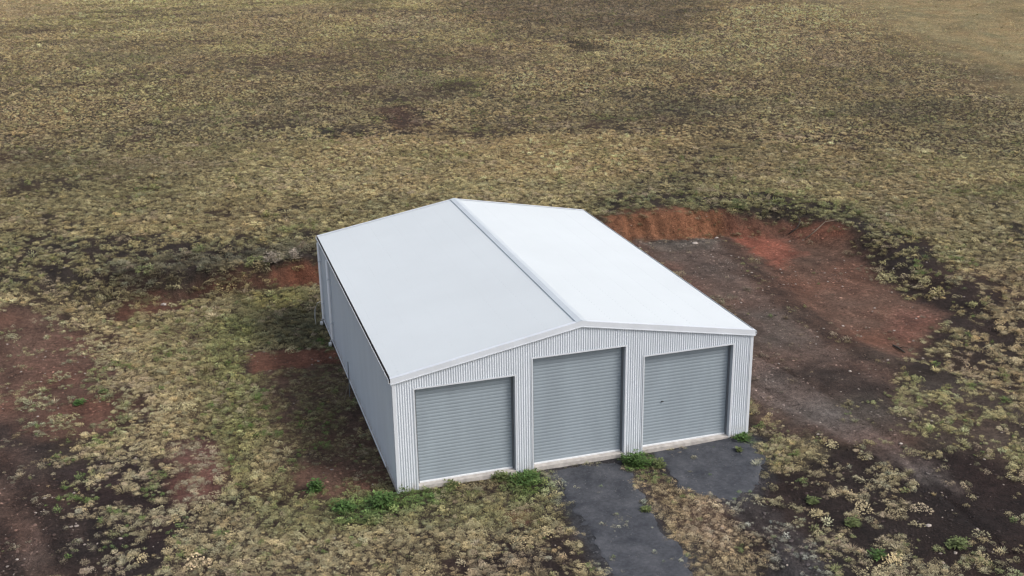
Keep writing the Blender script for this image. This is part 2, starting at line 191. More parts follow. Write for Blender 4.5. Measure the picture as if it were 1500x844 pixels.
    ('clump_zone', [(11.76, -6.68), (13.96, -7.07), (14.32, -8.67), (13.64, -9.79), (10.43, -8.71)], 0.3, 0.4, 0.7, {'tuft': (0.36, 0.32, 0.2), 'dens': 0.45}),
    ('clump_zone', [(13.22, 2.01), (13.61, 1.24), (13.41, -0.04), (12.68, 0.28)], 0.15, 0.2, 0.8, {'tuft': (0.38, 0.31, 0.17), 'dens': 0.9}),
    ('bare_dark', [(15.73, -2.9), (18.22, -4.04), (18.05, -6.12), (16.28, -8.21), (15.3, -7.14), (14.97, -5.03)], 0.4, 0.4, 0.85, {'soil': (0.022, 0.0145, 0.013), 'dens': 0.1}),
    ('dark_mix', [(-0.17, -1.53), (2.1, -1.66), (3.74, -3.21), (4.11, -5.59), (2.15, -5.61), (0.08, -3.16)], 0.5, 0.8, 0.5, {'soil': (0.03, 0.02, 0.018), 'dens': 0.7}),
    ('pad_pale_track', [(15.14, 5.78), (15.48, 4.57), (15.79, 0.38), (16.38, -2.7), (16.32, -4.7), (16.06, -5.52), (15.44, -4.38), (15.24, -2.87), (14.38, -0.6), (13.52, 2.76)], 0.35, 0.3, 0.7, {'soil': (0.15, 0.115, 0.1), 'dens': 0.01}),
    ('drive_zone', [(4.69, -0.07), (7.56, 0.06), (9.61, -0.01), (12.01, -0.14), (11.33, -2.39), (10.13, -3.93), (10.29, -6.57), (9.74, -8.5), (4.28, -6.69), (4.61, -3.14)], 0.25, 0.25, 1, {'soil': (0.051, 0.051, 0.055), 'dens': 0.1, 'tuft': (0.3, 0.3, 0.22), 'size': 0.7}),
    ('grey_tail', [(9.44, -3.71), (10.32, -4.2), (10.47, -6.63), (9.83, -8.53), (8.56, -8.09), (9.03, -6.14)], 0.25, 0.3, 0.9, {'soil': (0.05, 0.043, 0.042), 'dens': 0.22, 'tuft': (0.3, 0.29, 0.24), 'size': 0.7}),
    ('median', [(7.35, 0.12), (8.51, -0.0), (8.41, -1.3), (8.49, -2.38), (9.14, -3.4), (9.0, -5.19), (9.28, -6.26), (8.39, -8.04), (6.34, -7.36), (6.75, -5.39), (6.89, -3.67), (7.03, -1.77)], 0.15, 0.2, 1, {'soil': (0.05, 0.035, 0.028), 'dens': 0.86, 'tuft': (0.38, 0.31, 0.19)}),
    ('median_pink', [(8.08, -3.25), (9.05, -3.59), (9.0, -5.4), (7.96, -6.15), (7.52, -4.9)], 0.3, 0.3, 0.7, {'tuft': (0.42, 0.33, 0.23), 'soil': (0.075, 0.05, 0.038)}),
    ('median_dark', [(8.8, -4.52), (9.47, -5.33), (9.22, -7.3), (8.21, -7.99), (8.48, -5.97)], 0.2, 0.3, 0.7, {'soil': (0.022, 0.014, 0.013), 'dens': 0.5}),
    ('median_green', [(7.35, 0.12), (8.57, -0.02), (8.35, -0.9), (7.28, -1.18)], 0.12, 0.15, 1, {'tuft': (0.1, 0.17, 0.05), 'dens': 1, 'size': 1.2}),
    ('corner_green', [(11.34, -0.06), (12.06, -0.04), (12.08, -0.66), (11.42, -0.64)], 0.1, 0.12, 1, {'tuft': (0.1, 0.17, 0.05), 'dens': 1}),
]
DRIVES = {'driveway_strip': [(4.92, -0.14), (6.18, -0.13), (7.44, -0.07), (7.16, -1.48), (7.02, -2.87), (6.84, -4.26), (6.84, -5.97), (6.25, -7.95), (4.23, -7.29), (4.56, -5.73), (4.75, -4.35), (4.79, -2.54), (4.88, -1.29)], 'driveway_apron': [(8.42, -0.04), (9.86, -0.02), (11.41, -0.02), (11.66, -0.7), (11.56, -1.62), (11.02, -2.69), (10.29, -3.42), (9.46, -3.77), (9.09, -3.28), (8.51, -2.49), (8.41, -1.8), (8.41, -0.92)]}
SHEDRECT = [(0, 0), (12, 0), (12, 15.9), (0, 15.9)]

def drive_sd(x, y, P): return poly_sd(x, y, P) + .30 * fbm(x, y, 1.3, 3, 91) + .30 * fbm(x, y, .42, 3, 93)
def ground_state(x, y):
    n1 = fbm(x * .42, y, 7.0, 3, 51); n2 = fbm(x * .5, y, 2.6, 3, 57); n3 = fbm(x * .35, y, 17, 2, 61)
    n = len(x)
    soil = np.empty((n, 3)); soil[:] = (.045, .032, .021)
    tuft = np.empty((n, 3)); tuft[:] = (.35, .305, .16)
    straw = sstep(-.05, .6, n1 + .5 * n3)[:, None]; ol = sstep(-.05, .55, n2 * .8 - .6 * n3)[:, None]; br = sstep(.1, .6, -n1 + .35 * n2)[:, None]
    tuft = tuft * (1 - .75 * straw) + np.array((.50, .38, .20)) * .75 * straw
    tuft = tuft * (1 - .6 * ol) + np.array((.21, .22, .10)) * .6 * ol
    tuft = tuft * (1 - .55 * br) + np.array((.20, .165, .11)) * .55 * br
    bd = sstep(.02, .45, fbm(x * .3 + y * .12, y, 9.0, 3, 211) + .25 * fbm(x * .6, y, 2.2, 2, 213)); hi = sstep(.1, .5, fbm(x * .3 - y * .1, y, 12.0, 3, 217) + .3 * n2)
    tuft = tuft * 1.22 * (1 - .30 * bd[:, None]) ; tuft = tuft * (1 - .34 * hi[:, None]) + np.array((.46, .38, .21)) * .34 * hi[:, None]
    dens = np.clip(.97 + .25 * n2 - .32 * bd, .5, 1); size = np.ones(n); rgh = np.full(n, .8)
    paled = sstep(35, 95, y)[:, None]; tuft = tuft * (1 + paled * np.array((.34, .28, .20))); soil = soil * (1 + .8 * paled)      # paler grass and soil up the slope
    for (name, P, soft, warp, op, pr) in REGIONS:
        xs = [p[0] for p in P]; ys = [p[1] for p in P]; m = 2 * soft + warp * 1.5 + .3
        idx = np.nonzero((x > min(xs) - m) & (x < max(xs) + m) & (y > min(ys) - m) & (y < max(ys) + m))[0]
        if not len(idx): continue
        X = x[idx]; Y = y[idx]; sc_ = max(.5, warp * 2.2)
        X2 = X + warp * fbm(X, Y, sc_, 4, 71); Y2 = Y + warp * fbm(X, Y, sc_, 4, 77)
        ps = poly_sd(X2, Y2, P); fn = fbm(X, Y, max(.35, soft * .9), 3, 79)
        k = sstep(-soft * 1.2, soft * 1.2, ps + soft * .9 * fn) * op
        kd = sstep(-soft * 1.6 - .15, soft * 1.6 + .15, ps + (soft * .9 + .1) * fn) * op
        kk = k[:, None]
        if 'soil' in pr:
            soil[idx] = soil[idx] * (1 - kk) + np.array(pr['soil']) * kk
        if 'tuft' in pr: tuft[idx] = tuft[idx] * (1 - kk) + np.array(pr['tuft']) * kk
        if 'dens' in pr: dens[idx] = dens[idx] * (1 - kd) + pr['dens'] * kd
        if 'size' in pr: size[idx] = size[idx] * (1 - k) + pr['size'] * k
    for P in DRIVES.values():
        s0 = drive_sd(x, y, P); s = sstep(-.25, .1, s0)
        soil = soil + (np.array((.05, .05, .056)) - soil) * (.75 * sstep(-.7, -.05, s0 + .2 * fbm(x, y, .5, 2, 98)))[:, None]
        rgh = rgh * (1 - s * .92); dens = dens * (1 - .93 * sstep(-.15, .3, s0 + .25 * fbm(x, y, .45, 2, 97)))
        dens = np.maximum(dens, sstep(-.15, .3, fbm(x, y, 1.0, 3, 99)) * .7 * sstep(-2.5, -5, y) * (s > .5))
    # earth: mottling, and streaks dragged along the line machines worked in
    st = fbm(x * 1.6 + y * .25, y * .3, .9, 3, 171); mo = fbm(x, y, 1.5, 3, 175); fi = fbm(x, y, .4, 2, 177)
    f_ = (1 + .30 * st + .28 * mo + .22 * fi)
    bank = sstep(19.5, 21, y) * sstep(26, 24.6, y); bk = 1 + bank * .55 * fbm(x * 2.2, y * .5, .8, 3, 179)
    soil = soil * np.clip(f_ * bk, .35, 1.9)[:, None]
    warm = fbm(x, y, 2.3, 2, 181)[:, None]; soil = soil * (1 + warm * np.array((.14, -.02, -.08)))
    return soil, tuft, dens, size, rgh

# ------------------------------------------------------------------ materials
def new_mat(name):
    m = bpy.data.materials.new(name); m.use_nodes = True
    t = m.node_tree; t.nodes.clear()
    o = t.nodes.new('ShaderNodeOutputMaterial'); b = t.nodes.new('ShaderNodeBsdfPrincipled')
    t.links.new(b.outputs[0], o.inputs['Surface'])
    return m, t, b
def N(t, k, **kw):
    n = t.nodes.new(k)
    for a, v in kw.items(): setattr(n, a, v)
    return n
def noise_node(t, vec, scale, detail=4, rough_=.55):
    n = N(t, 'ShaderNodeTexNoise'); n.inputs['Scale'].default_value = scale
    n.inputs['Detail'].default_value = detail; n.inputs['Roughness'].default_value = rough_
    t.links.new(vec, n.inputs['Vector']); return n
def maprange(t, src, a, b, c, d):
    n = N(t, 'ShaderNodeMapRange'); t.links.new(src, n.inputs[0])
    for i, v in enumerate((a, b, c, d)): n.inputs[i + 1].default_value = v
    return n
def mul_color(t, colsock, facsock):
    n = N(t, 'ShaderNodeVectorMath', operation='SCALE')
    t.links.new(colsock, n.inputs[0]); t.links.new(facsock, n.inputs['Scale']); return n
def painted(name, rgb, rough_=.45, metal=0.0, dirt=.12, dirt_scale=1.5, streak=(1, 1, .25), spec=.5):
    m, t, b = new_mat(name)
    g = N(t, 'ShaderNodeNewGeometry'); mp = N(t, 'ShaderNodeMapping'); mp.inputs['Scale'].default_value = streak
    t.links.new(g.outputs['Position'], mp.inputs['Vector'])
    n = noise_node(t, mp.outputs[0], dirt_scale, 5, .6)
    r = maprange(t, n.outputs['Fac'], .3, .7, 1 - dirt, 1 + dirt * .4)
    c = N(t, 'ShaderNodeRGB'); c.outputs[0].default_value = (*rgb, 1)
    s = mul_color(t, c.outputs[0], r.outputs[0]); t.links.new(s.outputs[0], b.inputs['Base Color'])
    b.inputs['Roughness'].default_value = rough_; b.inputs['Metallic'].default_value = metal
    b.inputs['Specular IOR Level'].default_value = spec
    return m
MAT = {}
MAT['wall'] = painted('painted_wall_steel', (.60, .64, .685), .5, 0, .06)
MAT['roof'] = painted('painted_roof_steel', (.515, .55, .568), .55, 0, .035, .35, (1, 1, 1))
MAT['trim'] = painted('painted_trim_steel', (.60, .63, .67), .45, 0, .08)
MAT['ridge'] = painted('ridge_flashing_steel', (.50, .54, .57), .42, 0, .08)
MAT['door'] = painted('roller_door_steel', (.265, .31, .345), .42, 0, .10)
MAT['guide'] = painted('door_guide_steel', (.16, .175, .19), .45, .2, .1)
MAT['rail'] = painted('door_bottom_rail', (.72, .74, .76), .4, 0, .06)
MAT['pvc'] = painted('white_pvc_pipe', (.80, .80, .80), .35, 0, .05)
MAT['concrete'] = painted('pale_concrete', (.46, .43, .40), .9, 0, .3, 5.0, (1, 1, 1), .3)
MAT['black'] = painted('black_lock', (.03, .03, .03), .5)
MAT['wood'] = painted('weathered_timber', (.17, .13, .095), .85, 0, .3, 8)
MAT['darkwood_and_shade'] = painted('rotten_wood_and_eave_shade', (.05, .04, .032), .9, 0, .3, 8)  # also colours the painted shade along the eaves
MAT['stone'] = painted('pale_stone', (.38, .33, .29), .9, 0, .3, 9, (1, 1, 1))

# rain-splashed earth along the foot of the cladding
t = MAT['wall'].node_tree; b = [n_ for n_ in t.nodes if n_.type == 'BSDF_PRINCIPLED'][0]; old = b.inputs['Base Color'].links[0].from_socket
g = N(t, 'ShaderNodeNewGeometry'); sx = N(t, 'ShaderNodeSeparateXYZ'); t.links.new(g.outputs['Position'], sx.inputs[0])
hz = maprange(t, sx.outputs['Z'], 0, .55, .6, 0); nz = noise_node(t, g.outputs['Position'], 3.5, 5, .7); nr = maprange(t, nz.outputs['Fac'], .4, .65, 0, 1)
mm = N(t, 'ShaderNodeMath', operation='MULTIPLY'); t.links.new(hz.outputs[0], mm.inputs[0]); t.links.new(nr.outputs[0], mm.inputs[1])
mx = N(t, 'ShaderNodeMix', data_type='RGBA'); t.links.new(mm.outputs[0], mx.inputs['Factor']); t.links.new(old, mx.inputs['A']); mx.inputs['B'].default_value = (.27, .2, .15, 1)
t.links.new(mx.outputs['Result'], b.inputs['Base Color'])
# soil
m, t, b = new_mat('soil'); MAT['soil'] = m
at = N(t, 'ShaderNodeAttribute', attribute_name='soil_color'); g = N(t, 'ShaderNodeNewGeometry')
n1 = noise_node(t, g.outputs['Position'], 5.0, 8, .72); n2 = noise_node(t, g.outputs['Position'], 17.0, 4, .65); n3 = noise_node(t, g.outputs['Position'], .9, 4, .6)
r1 = maprange(t, n1.outputs['Fac'], .32, .68, .55, 1.45); r2 = maprange(t, n2.outputs['Fac'], .3, .7, .65, 1.35); r3 = maprange(t, n3.outputs['Fac'], .3, .7, .8, 1.2)
q = mul_color(t, at.outputs['Color'], r1.outputs[0]); q = mul_color(t, q.outputs[0], r2.outputs[0]); q = mul_color(t, q.outputs[0], r3.outputs[0])
vo = N(t, 'ShaderNodeTexVoronoi'); vo.inputs['Scale'].default_value = 5.5; t.links.new(g.outputs['Position'], vo.inputs['Vector'])
cr = maprange(t, vo.outputs['Distance'], .05, .12, 1, 0)            # scattered pale crumbs
sp = N(t, 'ShaderNodeMath', operation='GREATER_THAN'); sep = N(t, 'ShaderNodeSeparateColor')
t.links.new(vo.outputs['Color'], sep.inputs[0]); t.links.new(sep.outputs[0], sp.inputs[0]); sp.inputs[1].default_value = .86
mu = N(t, 'ShaderNodeMath', operation='MULTIPLY'); t.links.new(cr.outputs[0], mu.inputs[0]); t.links.new(sp.outputs[0], mu.inputs[1])
mx = N(t, 'ShaderNodeMix', data_type='RGBA'); t.links.new(mu.outputs[0], mx.inputs['Factor'])
t.links.new(q.outputs[0], mx.inputs['A']); mx.inputs['B'].default_value = (.24, .2, .17, 1)
t.links.new(mx.outputs['Result'], b.inputs['Base Color'])
b.inputs['Roughness'].default_value = .95; b.inputs['Specular IOR Level'].default_value = .2
bp = N(t, 'ShaderNodeBump'); bp.inputs['Strength'].default_value = 1.0; bp.inputs['Distance'].default_value = .11
ad = N(t, 'ShaderNodeMath', operation='ADD'); t.links.new(n1.outputs['Fac'], ad.inputs[0]); t.links.new(n2.outputs['Fac'], ad.inputs[1])
t.links.new(ad.outputs[0], bp.inputs['Height']); t.links.new(bp.outputs[0], b.inputs['Normal'])

# compacted blue-grey road base
m, t, b = new_mat('road_base_gravel'); MAT['gravel'] = m
g = N(t, 'ShaderNodeNewGeometry')
n1 = noise_node(t, g.outputs['Position'], 1.3, 6, .65); n2 = noise_node(t, g.outputs['Position'], 60, 3, .7); n3 = noise_node(t, g.outputs['Position'], 9, 4, .6)
ramp = N(t, 'ShaderNodeValToRGB'); e = ramp.color_ramp.elements
e[0].position = .33; e[0].color = (.03, .033, .041, 1); e[1].position = .72; e[1].color = (.085, .088, .098, 1)
t.links.new(n1.outputs['Fac'], ramp.inputs[0])
r2 = maprange(t, n2.outputs['Fac'], .3, .7, .72, 1.3); r3 = maprange(t, n3.outputs['Fac'], .3, .7, .8, 1.2)
q = mul_color(t, ramp.outputs[0], r2.outputs[0]); q = mul_color(t, q.outputs[0], r3.outputs[0])
t.links.new(q.outputs[0], b.inputs['Base Color']); b.inputs['Roughness'].default_value = .85; b.inputs['Specular IOR Level'].default_value = .3
bp = N(t, 'ShaderNodeBump'); bp.inputs['Strength'].default_value = .7; bp.inputs['Distance'].default_value = .02
t.links.new(n2.outputs['Fac'], bp.inputs['Height']); t.links.new(bp.outputs[0], b.inputs['Normal'])

# plants: colour per tuft and tone per leaf
def plant_mat(name, fixed=None):
    m, t, b = new_mat(name)
    tone = N(t, 'ShaderNodeAttribute', attribute_name='tone')
    if fixed is None:
        c = N(t, 'ShaderNodeAttribute', attribute_name='tuft_color'); c.attribute_type = 'INSTANCER'; cs = c.outputs['Vector']
    else:
        c = N(t, 'ShaderNodeRGB'); c.outputs[0].default_value = (*fixed, 1); cs = c.outputs[0]
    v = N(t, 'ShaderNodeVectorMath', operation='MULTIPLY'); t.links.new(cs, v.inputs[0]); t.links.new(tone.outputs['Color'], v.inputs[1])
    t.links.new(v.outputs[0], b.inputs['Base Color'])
    b.inputs['Roughness'].default_value = .75; b.inputs['Specular IOR Level'].default_value = .25
    return m
MAT['tuft'] = plant_mat('dry_grass')
MAT['green'] = plant_mat('green_leaves', (.062, .115, .03))
MAT['dullgreen'] = plant_mat('dull_green_leaves', (.11, .135, .05))
MAT['drybush'] = plant_mat('dry_twigs', (.33, .28, .22))

# ------------------------------------------------------------------ helpers
def mesh_obj(name, verts, faces, mat, parent=None, smooth=False, origin=(0, 0, 0)):
    me = bpy.data.meshes.new(name)
    v = np.asarray(verts, float) - np.asarray(origin, float)
    me.from_pydata(v.tolist(), [], faces); me.materials.append(mat)
    if smooth: me.polygons.foreach_set('use_smooth', np.ones(len(me.polygons), bool))
    me.update()
    o = bpy.data.objects.new(name, me); COL.objects.link(o)
    if parent is not None: o.parent = parent
    return o
def tag(o, label=None, cat=None, group=None, kind=None):
    if label: o['label'] = label
    if cat: o['category'] = cat
    if group: o['group'] = group
    if kind: o['kind'] = kind
    return o
class MB:
    def __init__(s): s.v = []; s.f = []
    def add(s, v, f):
        k = len(s.v); s.v += [tuple(p) for p in v]; s.f += [tuple(i + k for i in q) for q in f]; return s
    def box(s, x0, x1, y0, y1, z0, z1):
        v = [(x, y, z) for z in (z0, z1) for y in (y0, y1) for x in (x0, x1)]
        return s.add(v, [(0, 2, 3, 1), (4, 5, 7, 6), (0, 1, 5, 4), (2, 6, 7, 3), (0, 4, 6, 2), (1, 3, 7, 5)])
    def sweep(s, prof, a, b_):
        """closed profile (list of 3-D offsets) from point a to point b"""
        n = len(prof); v = [np.add(a, p) for p in prof] + [np.add(b_, p) for p in prof]
        f = [(i, (i + 1) % n, n + (i + 1) % n, n + i) for i in range(n)] + [tuple(range(n))[::-1], tuple(range(n, 2 * n))]
        return s.add(v, f)
    def tube(s, pts, rad, seg=10):
        P = [Vector(p) for p in pts]; R_ = rad if isinstance(rad, (list, tuple)) else [rad] * len(P); rings = []
        up = Vector((0, 0, 1))
        for i, p in enumerate(P):
            d = (P[min(i + 1, len(P) - 1)] - P[max(i - 1, 0)]).normalized()
            a = d.cross(up if abs(d.z) < .9 else Vector((1, 0, 0))).normalized(); c = d.cross(a)
            rings += [p + (a * math.cos(2 * math.pi * k / seg) + c * math.sin(2 * math.pi * k / seg)) * R_[i] for k in range(seg)]
        f = [(i * seg + k, i * seg + (k + 1) % seg, (i + 1) * seg + (k + 1) % seg, (i + 1) * seg + k) for i in range(len(P) - 1) for k in range(seg)]
        f += [tuple(range(seg))[::-1], tuple(range((len(P) - 1) * seg, len(P) * seg))]
        return s.add(rings, f)

# ------------------------------------------------------------------ ground sheet
def axis(a, b_, d, r0, r1, lim):
    c = list(np.arange(a, b_ + 1e-6, d)); lo = [a]; s = d
    while lo[-1] > -lim: s *= r0; lo.append(lo[-1] - s)
    hi = [c[-1]]; s = d
    while hi[-1] < lim: s *= r1; hi.append(hi[-1] + s)
    return np.array(lo[1:][::-1] + c + hi[1:])
XS = axis(-19, 33, .15, 1.032, 1.032, 3000); YS = axis(-12, 28, .15, 1.08, 1.03, 3500)
GX, GY = np.meshgrid(XS, YS); gx = GX.ravel(); gy = GY.ravel()
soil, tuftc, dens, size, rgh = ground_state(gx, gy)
und = rgh * (1 - .9 * sstep(-.3, .25, poly_sd(gx, gy, SHEDRECT)))
gz = height(gx, gy) + rough(gx, gy, und)
bnk = sstep(19.8, 20.8, gy) * sstep(24.5, 23.3, gy) * sstep(-12, -6, gx) * sstep(29, 26, gx)
gz += bnk * (.09 * fbm(gx * 1.6, gy * .5, .5, 3, 191) + .05 * fbm(gx, gy, .3, 2, 193))
def ruts(x, y, L, w_=.14):
    _, a = line_sd(x, y, L); return np.exp(-(a / w_) ** 2)
RUTS = [[(-12.14, 6.89), (-10.95, 3.16), (-10.05, 0.23), (-9.54, -2.08)], [(-13.2, 8.59), (-11.63, 4.08), (-10.74, 0.83), (-10.25, -1.81)], [(15.48, 5.63), (16.0, 2.04), (16.22, -1.42), (15.8, -4.05), (15.34, -9.32)], [(13.93, 3.53), (14.56, 0.57), (15.3, -2.77), (15.26, -4.28)], [(9.83, -4.88), (9.92, -6.46), (9.59, -8.41)], [(9.44, -3.93), (9.37, -5.9), (8.73, -8.15)]]
for L in RUTS: gz -= .07 * ruts(gx, gy, L) - .03 * (ruts(gx, gy, L, .34) - ruts(gx, gy, L, .2))
gz -= .25 * sstep(.3, .6, poly_sd(gx, gy, SHEDRECT))
nx, ny = len(XS), len(YS)
me = bpy.data.meshes.new('ground')
me.vertices.add(nx * ny); me.vertices.foreach_set('co', np.stack([gx, gy, gz], 1).ravel())
I = (np.arange(ny - 1)[:, None] * nx + np.arange(nx - 1)[None, :]).ravel()
F = np.stack([I, I + 1, I + nx + 1, I + nx], 1)
me.loops.add(F.size); me.loops.foreach_set('vertex_index', F.ravel())
me.polygons.add(len(F)); me.polygons.foreach_set('loop_start', np.arange(len(F)) * 4); me.polygons.foreach_set('loop_total', np.full(len(F), 4))
me.polygons.foreach_set('use_smooth', np.ones(len(F), bool)); me.update(calc_edges=True)
ca = me.color_attributes.new('soil_color', 'FLOAT_COLOR', 'POINT')
ca.data.foreach_set('color', np.concatenate([soil, np.ones((len(soil), 1))], 1).ravel())
me.materials.append(MAT['soil'])
ground = bpy.data.objects.new('ground', me); COL.objects.link(ground); tag(ground, kind='structure')
def gheight(x, y):
    """height of the finished sheet at arrays of points, bilinear"""
    i = np.clip(np.searchsorted(XS, x) - 1, 0, nx - 2); j = np.clip(np.searchsorted(YS, y) - 1, 0, ny - 2)
    fx = (x - XS[i]) / (XS[i + 1] - XS[i]); fy = (y - YS[j]) / (YS[j + 1] - YS[j]); Z = gz.reshape(ny, nx)
    return (Z[j, i] * (1 - fx) + Z[j, i + 1] * fx) * (1 - fy) + (Z[j + 1, i] * (1 - fx) + Z[j + 1, i + 1] * fx) * fy
def gh(x, y): return float(gheight(np.array([x], float), np.array([y], float))[0])

# drives: thin sheets of road base lying on the soil, feathered under it at their edges
for P in DRIVES.values():
    xs = np.arange(min(p[0] for p in P) - .5, max(p[0] for p in P) + .5, .07); ys = np.arange(min(p[1] for p in P) - .5, min(-.02, max(p[1] for p in P) + .5), .07)
    X, Y = np.meshgrid(xs, ys); X = X.ravel(); Y = Y.ravel()
    s = drive_sd(X, Y, P)
    Z = gheight(X, Y) + np.clip(s * .25, -.05, .014) + .004 * fbm(X, Y, .12, 2, 95)
    keep = s > -.12; nX = len(xs); fs = []
    ids = np.full(len(X), -1); ids[keep] = np.arange(keep.sum())
    for j in range(len(ys) - 1):
        for i in range(nX - 1):
            q = (j * nX + i, j * nX + i + 1, (j + 1) * nX + i + 1, (j + 1) * nX + i)
            if all(keep[k] for k in q): fs.append(tuple(int(ids[k]) for k in q))
    o = mesh_obj('driveway', np.stack([X, Y, Z], 1)[keep], fs, MAT['gravel'], smooth=True); tag(o, kind='structure')

# ------------------------------------------------------------------ shed
W, D = 12.0, 15.9
HE, HR = 3.828, 4.901
Z0 = .13
SL = (HR - HE) / (W / 2)
def zr(x): return HE + (W / 2 - np.abs(np.asarray(x, float) - W / 2)) * SL
ORG = (6, 8, 0)
shed = bpy.data.objects.new('farm_shed', None); COL.objects.link(shed); shed.location = ORG
tag(shed, 'white corrugated steel gable shed with three closed grey roller doors in the paddock', 'shed')
def part(name, mb, mat, parent=None, smooth=False, label=None):
    o = mesh_obj(name, mb.v, mb.f, mat, parent or shed, smooth, ORG)
    if label: o['label'] = label
    return o
PITCH, AMP, NS = .0762, .012, 10
def corr_front(mb, x0, x1, y, zlo, zhi, sgn=-1):
    n = max(2, int(round((x1 - x0) / PITCH * NS))); xs = np.linspace(x0, x1, n + 1)
    yy = y + sgn * AMP * np.cos(2 * np.pi * xs / PITCH); zt = zhi(xs) if callable(zhi) else np.full(n + 1, zhi)
    v = [(a, b_, zlo) for a, b_ in zip(xs, yy)] + [(a, b_, c) for a, b_, c in zip(xs, yy, zt)]
    mb.add(v, [(i, i + 1, n + 2 + i, n + 1 + i) for i in range(n)])
def corr_side(mb, x, y0, y1, zlo, zhi):
    n = int(round((y1 - y0) / PITCH * NS)); ys = np.linspace(y0, y1, n + 1); xx = x + AMP * np.cos(2 * np.pi * ys / PITCH)
    mb.add([(a, b_, zlo) for a, b_ in zip(xx, ys)] + [(a, b_, zhi) for a, b_ in zip(xx, ys)], [(i, i + 1, n + 2 + i, n + 1 + i) for i in range(n)])
DOORS = [(.66, 3.82, 3.40), (4.41, 7.50, 3.885), (8.16, 11.29, 3.44)]
top = lambda xs: zr(xs) - .03
mb = MB(); xprev = .03
for a, b_, h in DOORS:
    corr_front(mb, xprev, a - .01, 0, -.05, top); corr_front(mb, a - .01, b_ + .01, 0, h + .02, top); xprev = b_ + .01
corr_front(mb, xprev, W - .03, 0, -.05, top)
part('gable_wall', mb, MAT['wall'], smooth=True)
mb = MB(); corr_front(mb, .02, W - .02, D, -.05, top); part('rear_wall', mb, MAT['wall'], smooth=True)
mb = MB(); corr_side(mb, 0.0, .03, D - .03, .04, HE - .02); part('side_wall', mb, MAT['wall'], smooth=True)
mb = MB(); corr_side(mb, W, .03, D - .03, .04, HE - .02); part('side_wall', mb, MAT['wall'], smooth=True)
# slab with an unevenly trowelled edge
mb = MB(); mb.box(-.035, W + .03, .03, D + .03, -.35, Z0 - .01); part('floor_slab', mb, MAT['concrete'])
for a, b_, h in DOORS:
    mb = MB(); mb.box(a + .012, b_ - .012, -.035, .32, -.3, Z0 + .004); part('concrete_threshold', mb, MAT['concrete'])
# roof: corrugated sheets each side, ribs running down the slope
OV = .035
for side in (0, 1):
    n = int(round((D + .06) / PITCH * NS)); ys = np.linspace(-.03, D + .03, n + 1); dz = AMP * .4 * np.cos(2 * np.pi * ys / PITCH)
    xa, xb = (-OV, W / 2) if side == 0 else (W / 2, W + OV)
    mb = MB(); cols = np.linspace(xa, xb, 7); vv = []
    for c in cols: vv += [(c, y_, float(zr(c)) + .02 + d_) for y_, d_ in zip(ys, dz)]
    mb.add(vv, [(k * (n + 1) + i, (k + 1) * (n + 1) + i, (k + 1) * (n + 1) + i + 1, k * (n + 1) + i + 1) for k in range(6) for i in range(n)])
    r = part('roof_sheeting', mb, MAT['roof'], smooth=True)
    mb = MB()                                                            # rows of roofing screws over the purlins
    for k in range(7):
        c = (.25 + k * .93) if side == 0 else W - (.25 + k * .93)
        for y_ in np.arange(.15, D - .1, PITCH * 3):
            z = float(zr(c)) + .02 + AMP * .4
            mb.box(c - .008, c + .008, y_ - .008, y_ + .008, z - .004, z + .006)
    part('roof_screws', mb, MAT['ridge'], r)['kind'] = 'stuff'
# ridge capping: two wings with turned down lips
zc = float(zr(W / 2)) + .05; cw = .17
mb = MB(); y0, y1 = -.045, D + .045
pr = [(-cw, -.062), (-cw, -.027), (-.03, .004), (0, .012), (.03, .004), (cw, -.027), (cw, -.062), (cw - .006, -.062), (cw - .006, -.033), (0, .002), (-cw + .006, -.033), (-cw + .006, -.062)]
mb.sweep([(p[0], 0, p[1]) for p in pr], (W / 2, y0, zc), (W / 2, y1, zc)); part('ridge_capping', mb, MAT['ridge'])
# barge flashings: face + top leg
for yb, s in ((-.05, 1), (D + .05, -1)):
    for xa, xb in ((-.06, W / 2), (W + .06, W / 2)):
        mb = MB(); za = float(zr(xa)); zb = float(zr(xb)) 
        pr = [(0, 0, -.155), (0, 0, .045), (0, s * .13, .045), (0, s * .13, .038), (0, s * .012, .038), (0, s * .012, -.155)]
        mb.sweep(pr, (xa, yb, za), (xb, yb, zb)); 
        pr = [(0, -s * .012, -.155), (0, -s * .012, -.13), (0, 0, -.13), (0, 0, -.155)]
        mb.sweep(pr, (xa, yb, za), (xb, yb, zb)); part('barge_flashing', mb, MAT['trim'])
# gutters
for xs_, s in ((-.028, -1), (W + .028, 1)):
    mb = MB(); zt = HE - .005
    pr = [(0, 0), (0, -.11), (s * .085, -.11), (s * .085, .0), (s * .073, .0), (s * .073, -.098), (s * .006, -.098), (s * .006, 0)]
    mb.sweep([(p[0], 0, p[1]) for p in pr], (xs_, -.04, zt), (xs_, D + .04, zt))
    gt = part('gutter', mb, MAT['trim'])
    mb = MB(); xm = xs_ + s * .0395; mb.box(xm - .032, xm + .032, -.028, D + .028, zt - .097, zt - .045); part('gutter_shade_fill', mb, MAT['darkwood_and_shade'], gt)['kind'] = 'stuff'  # dark fill added to stand in for shade inside the gutter
    mb = MB(); mb.box(min(xs_ + s * .001, xs_ + s * .008), max(xs_ + s * .001, xs_ + s * .008), -.028, D + .028, zt - .04, zt + .008); part('eave_shade_strip', mb, MAT['darkwood_and_shade'])  # dark strip added as painted shade under the roof edge
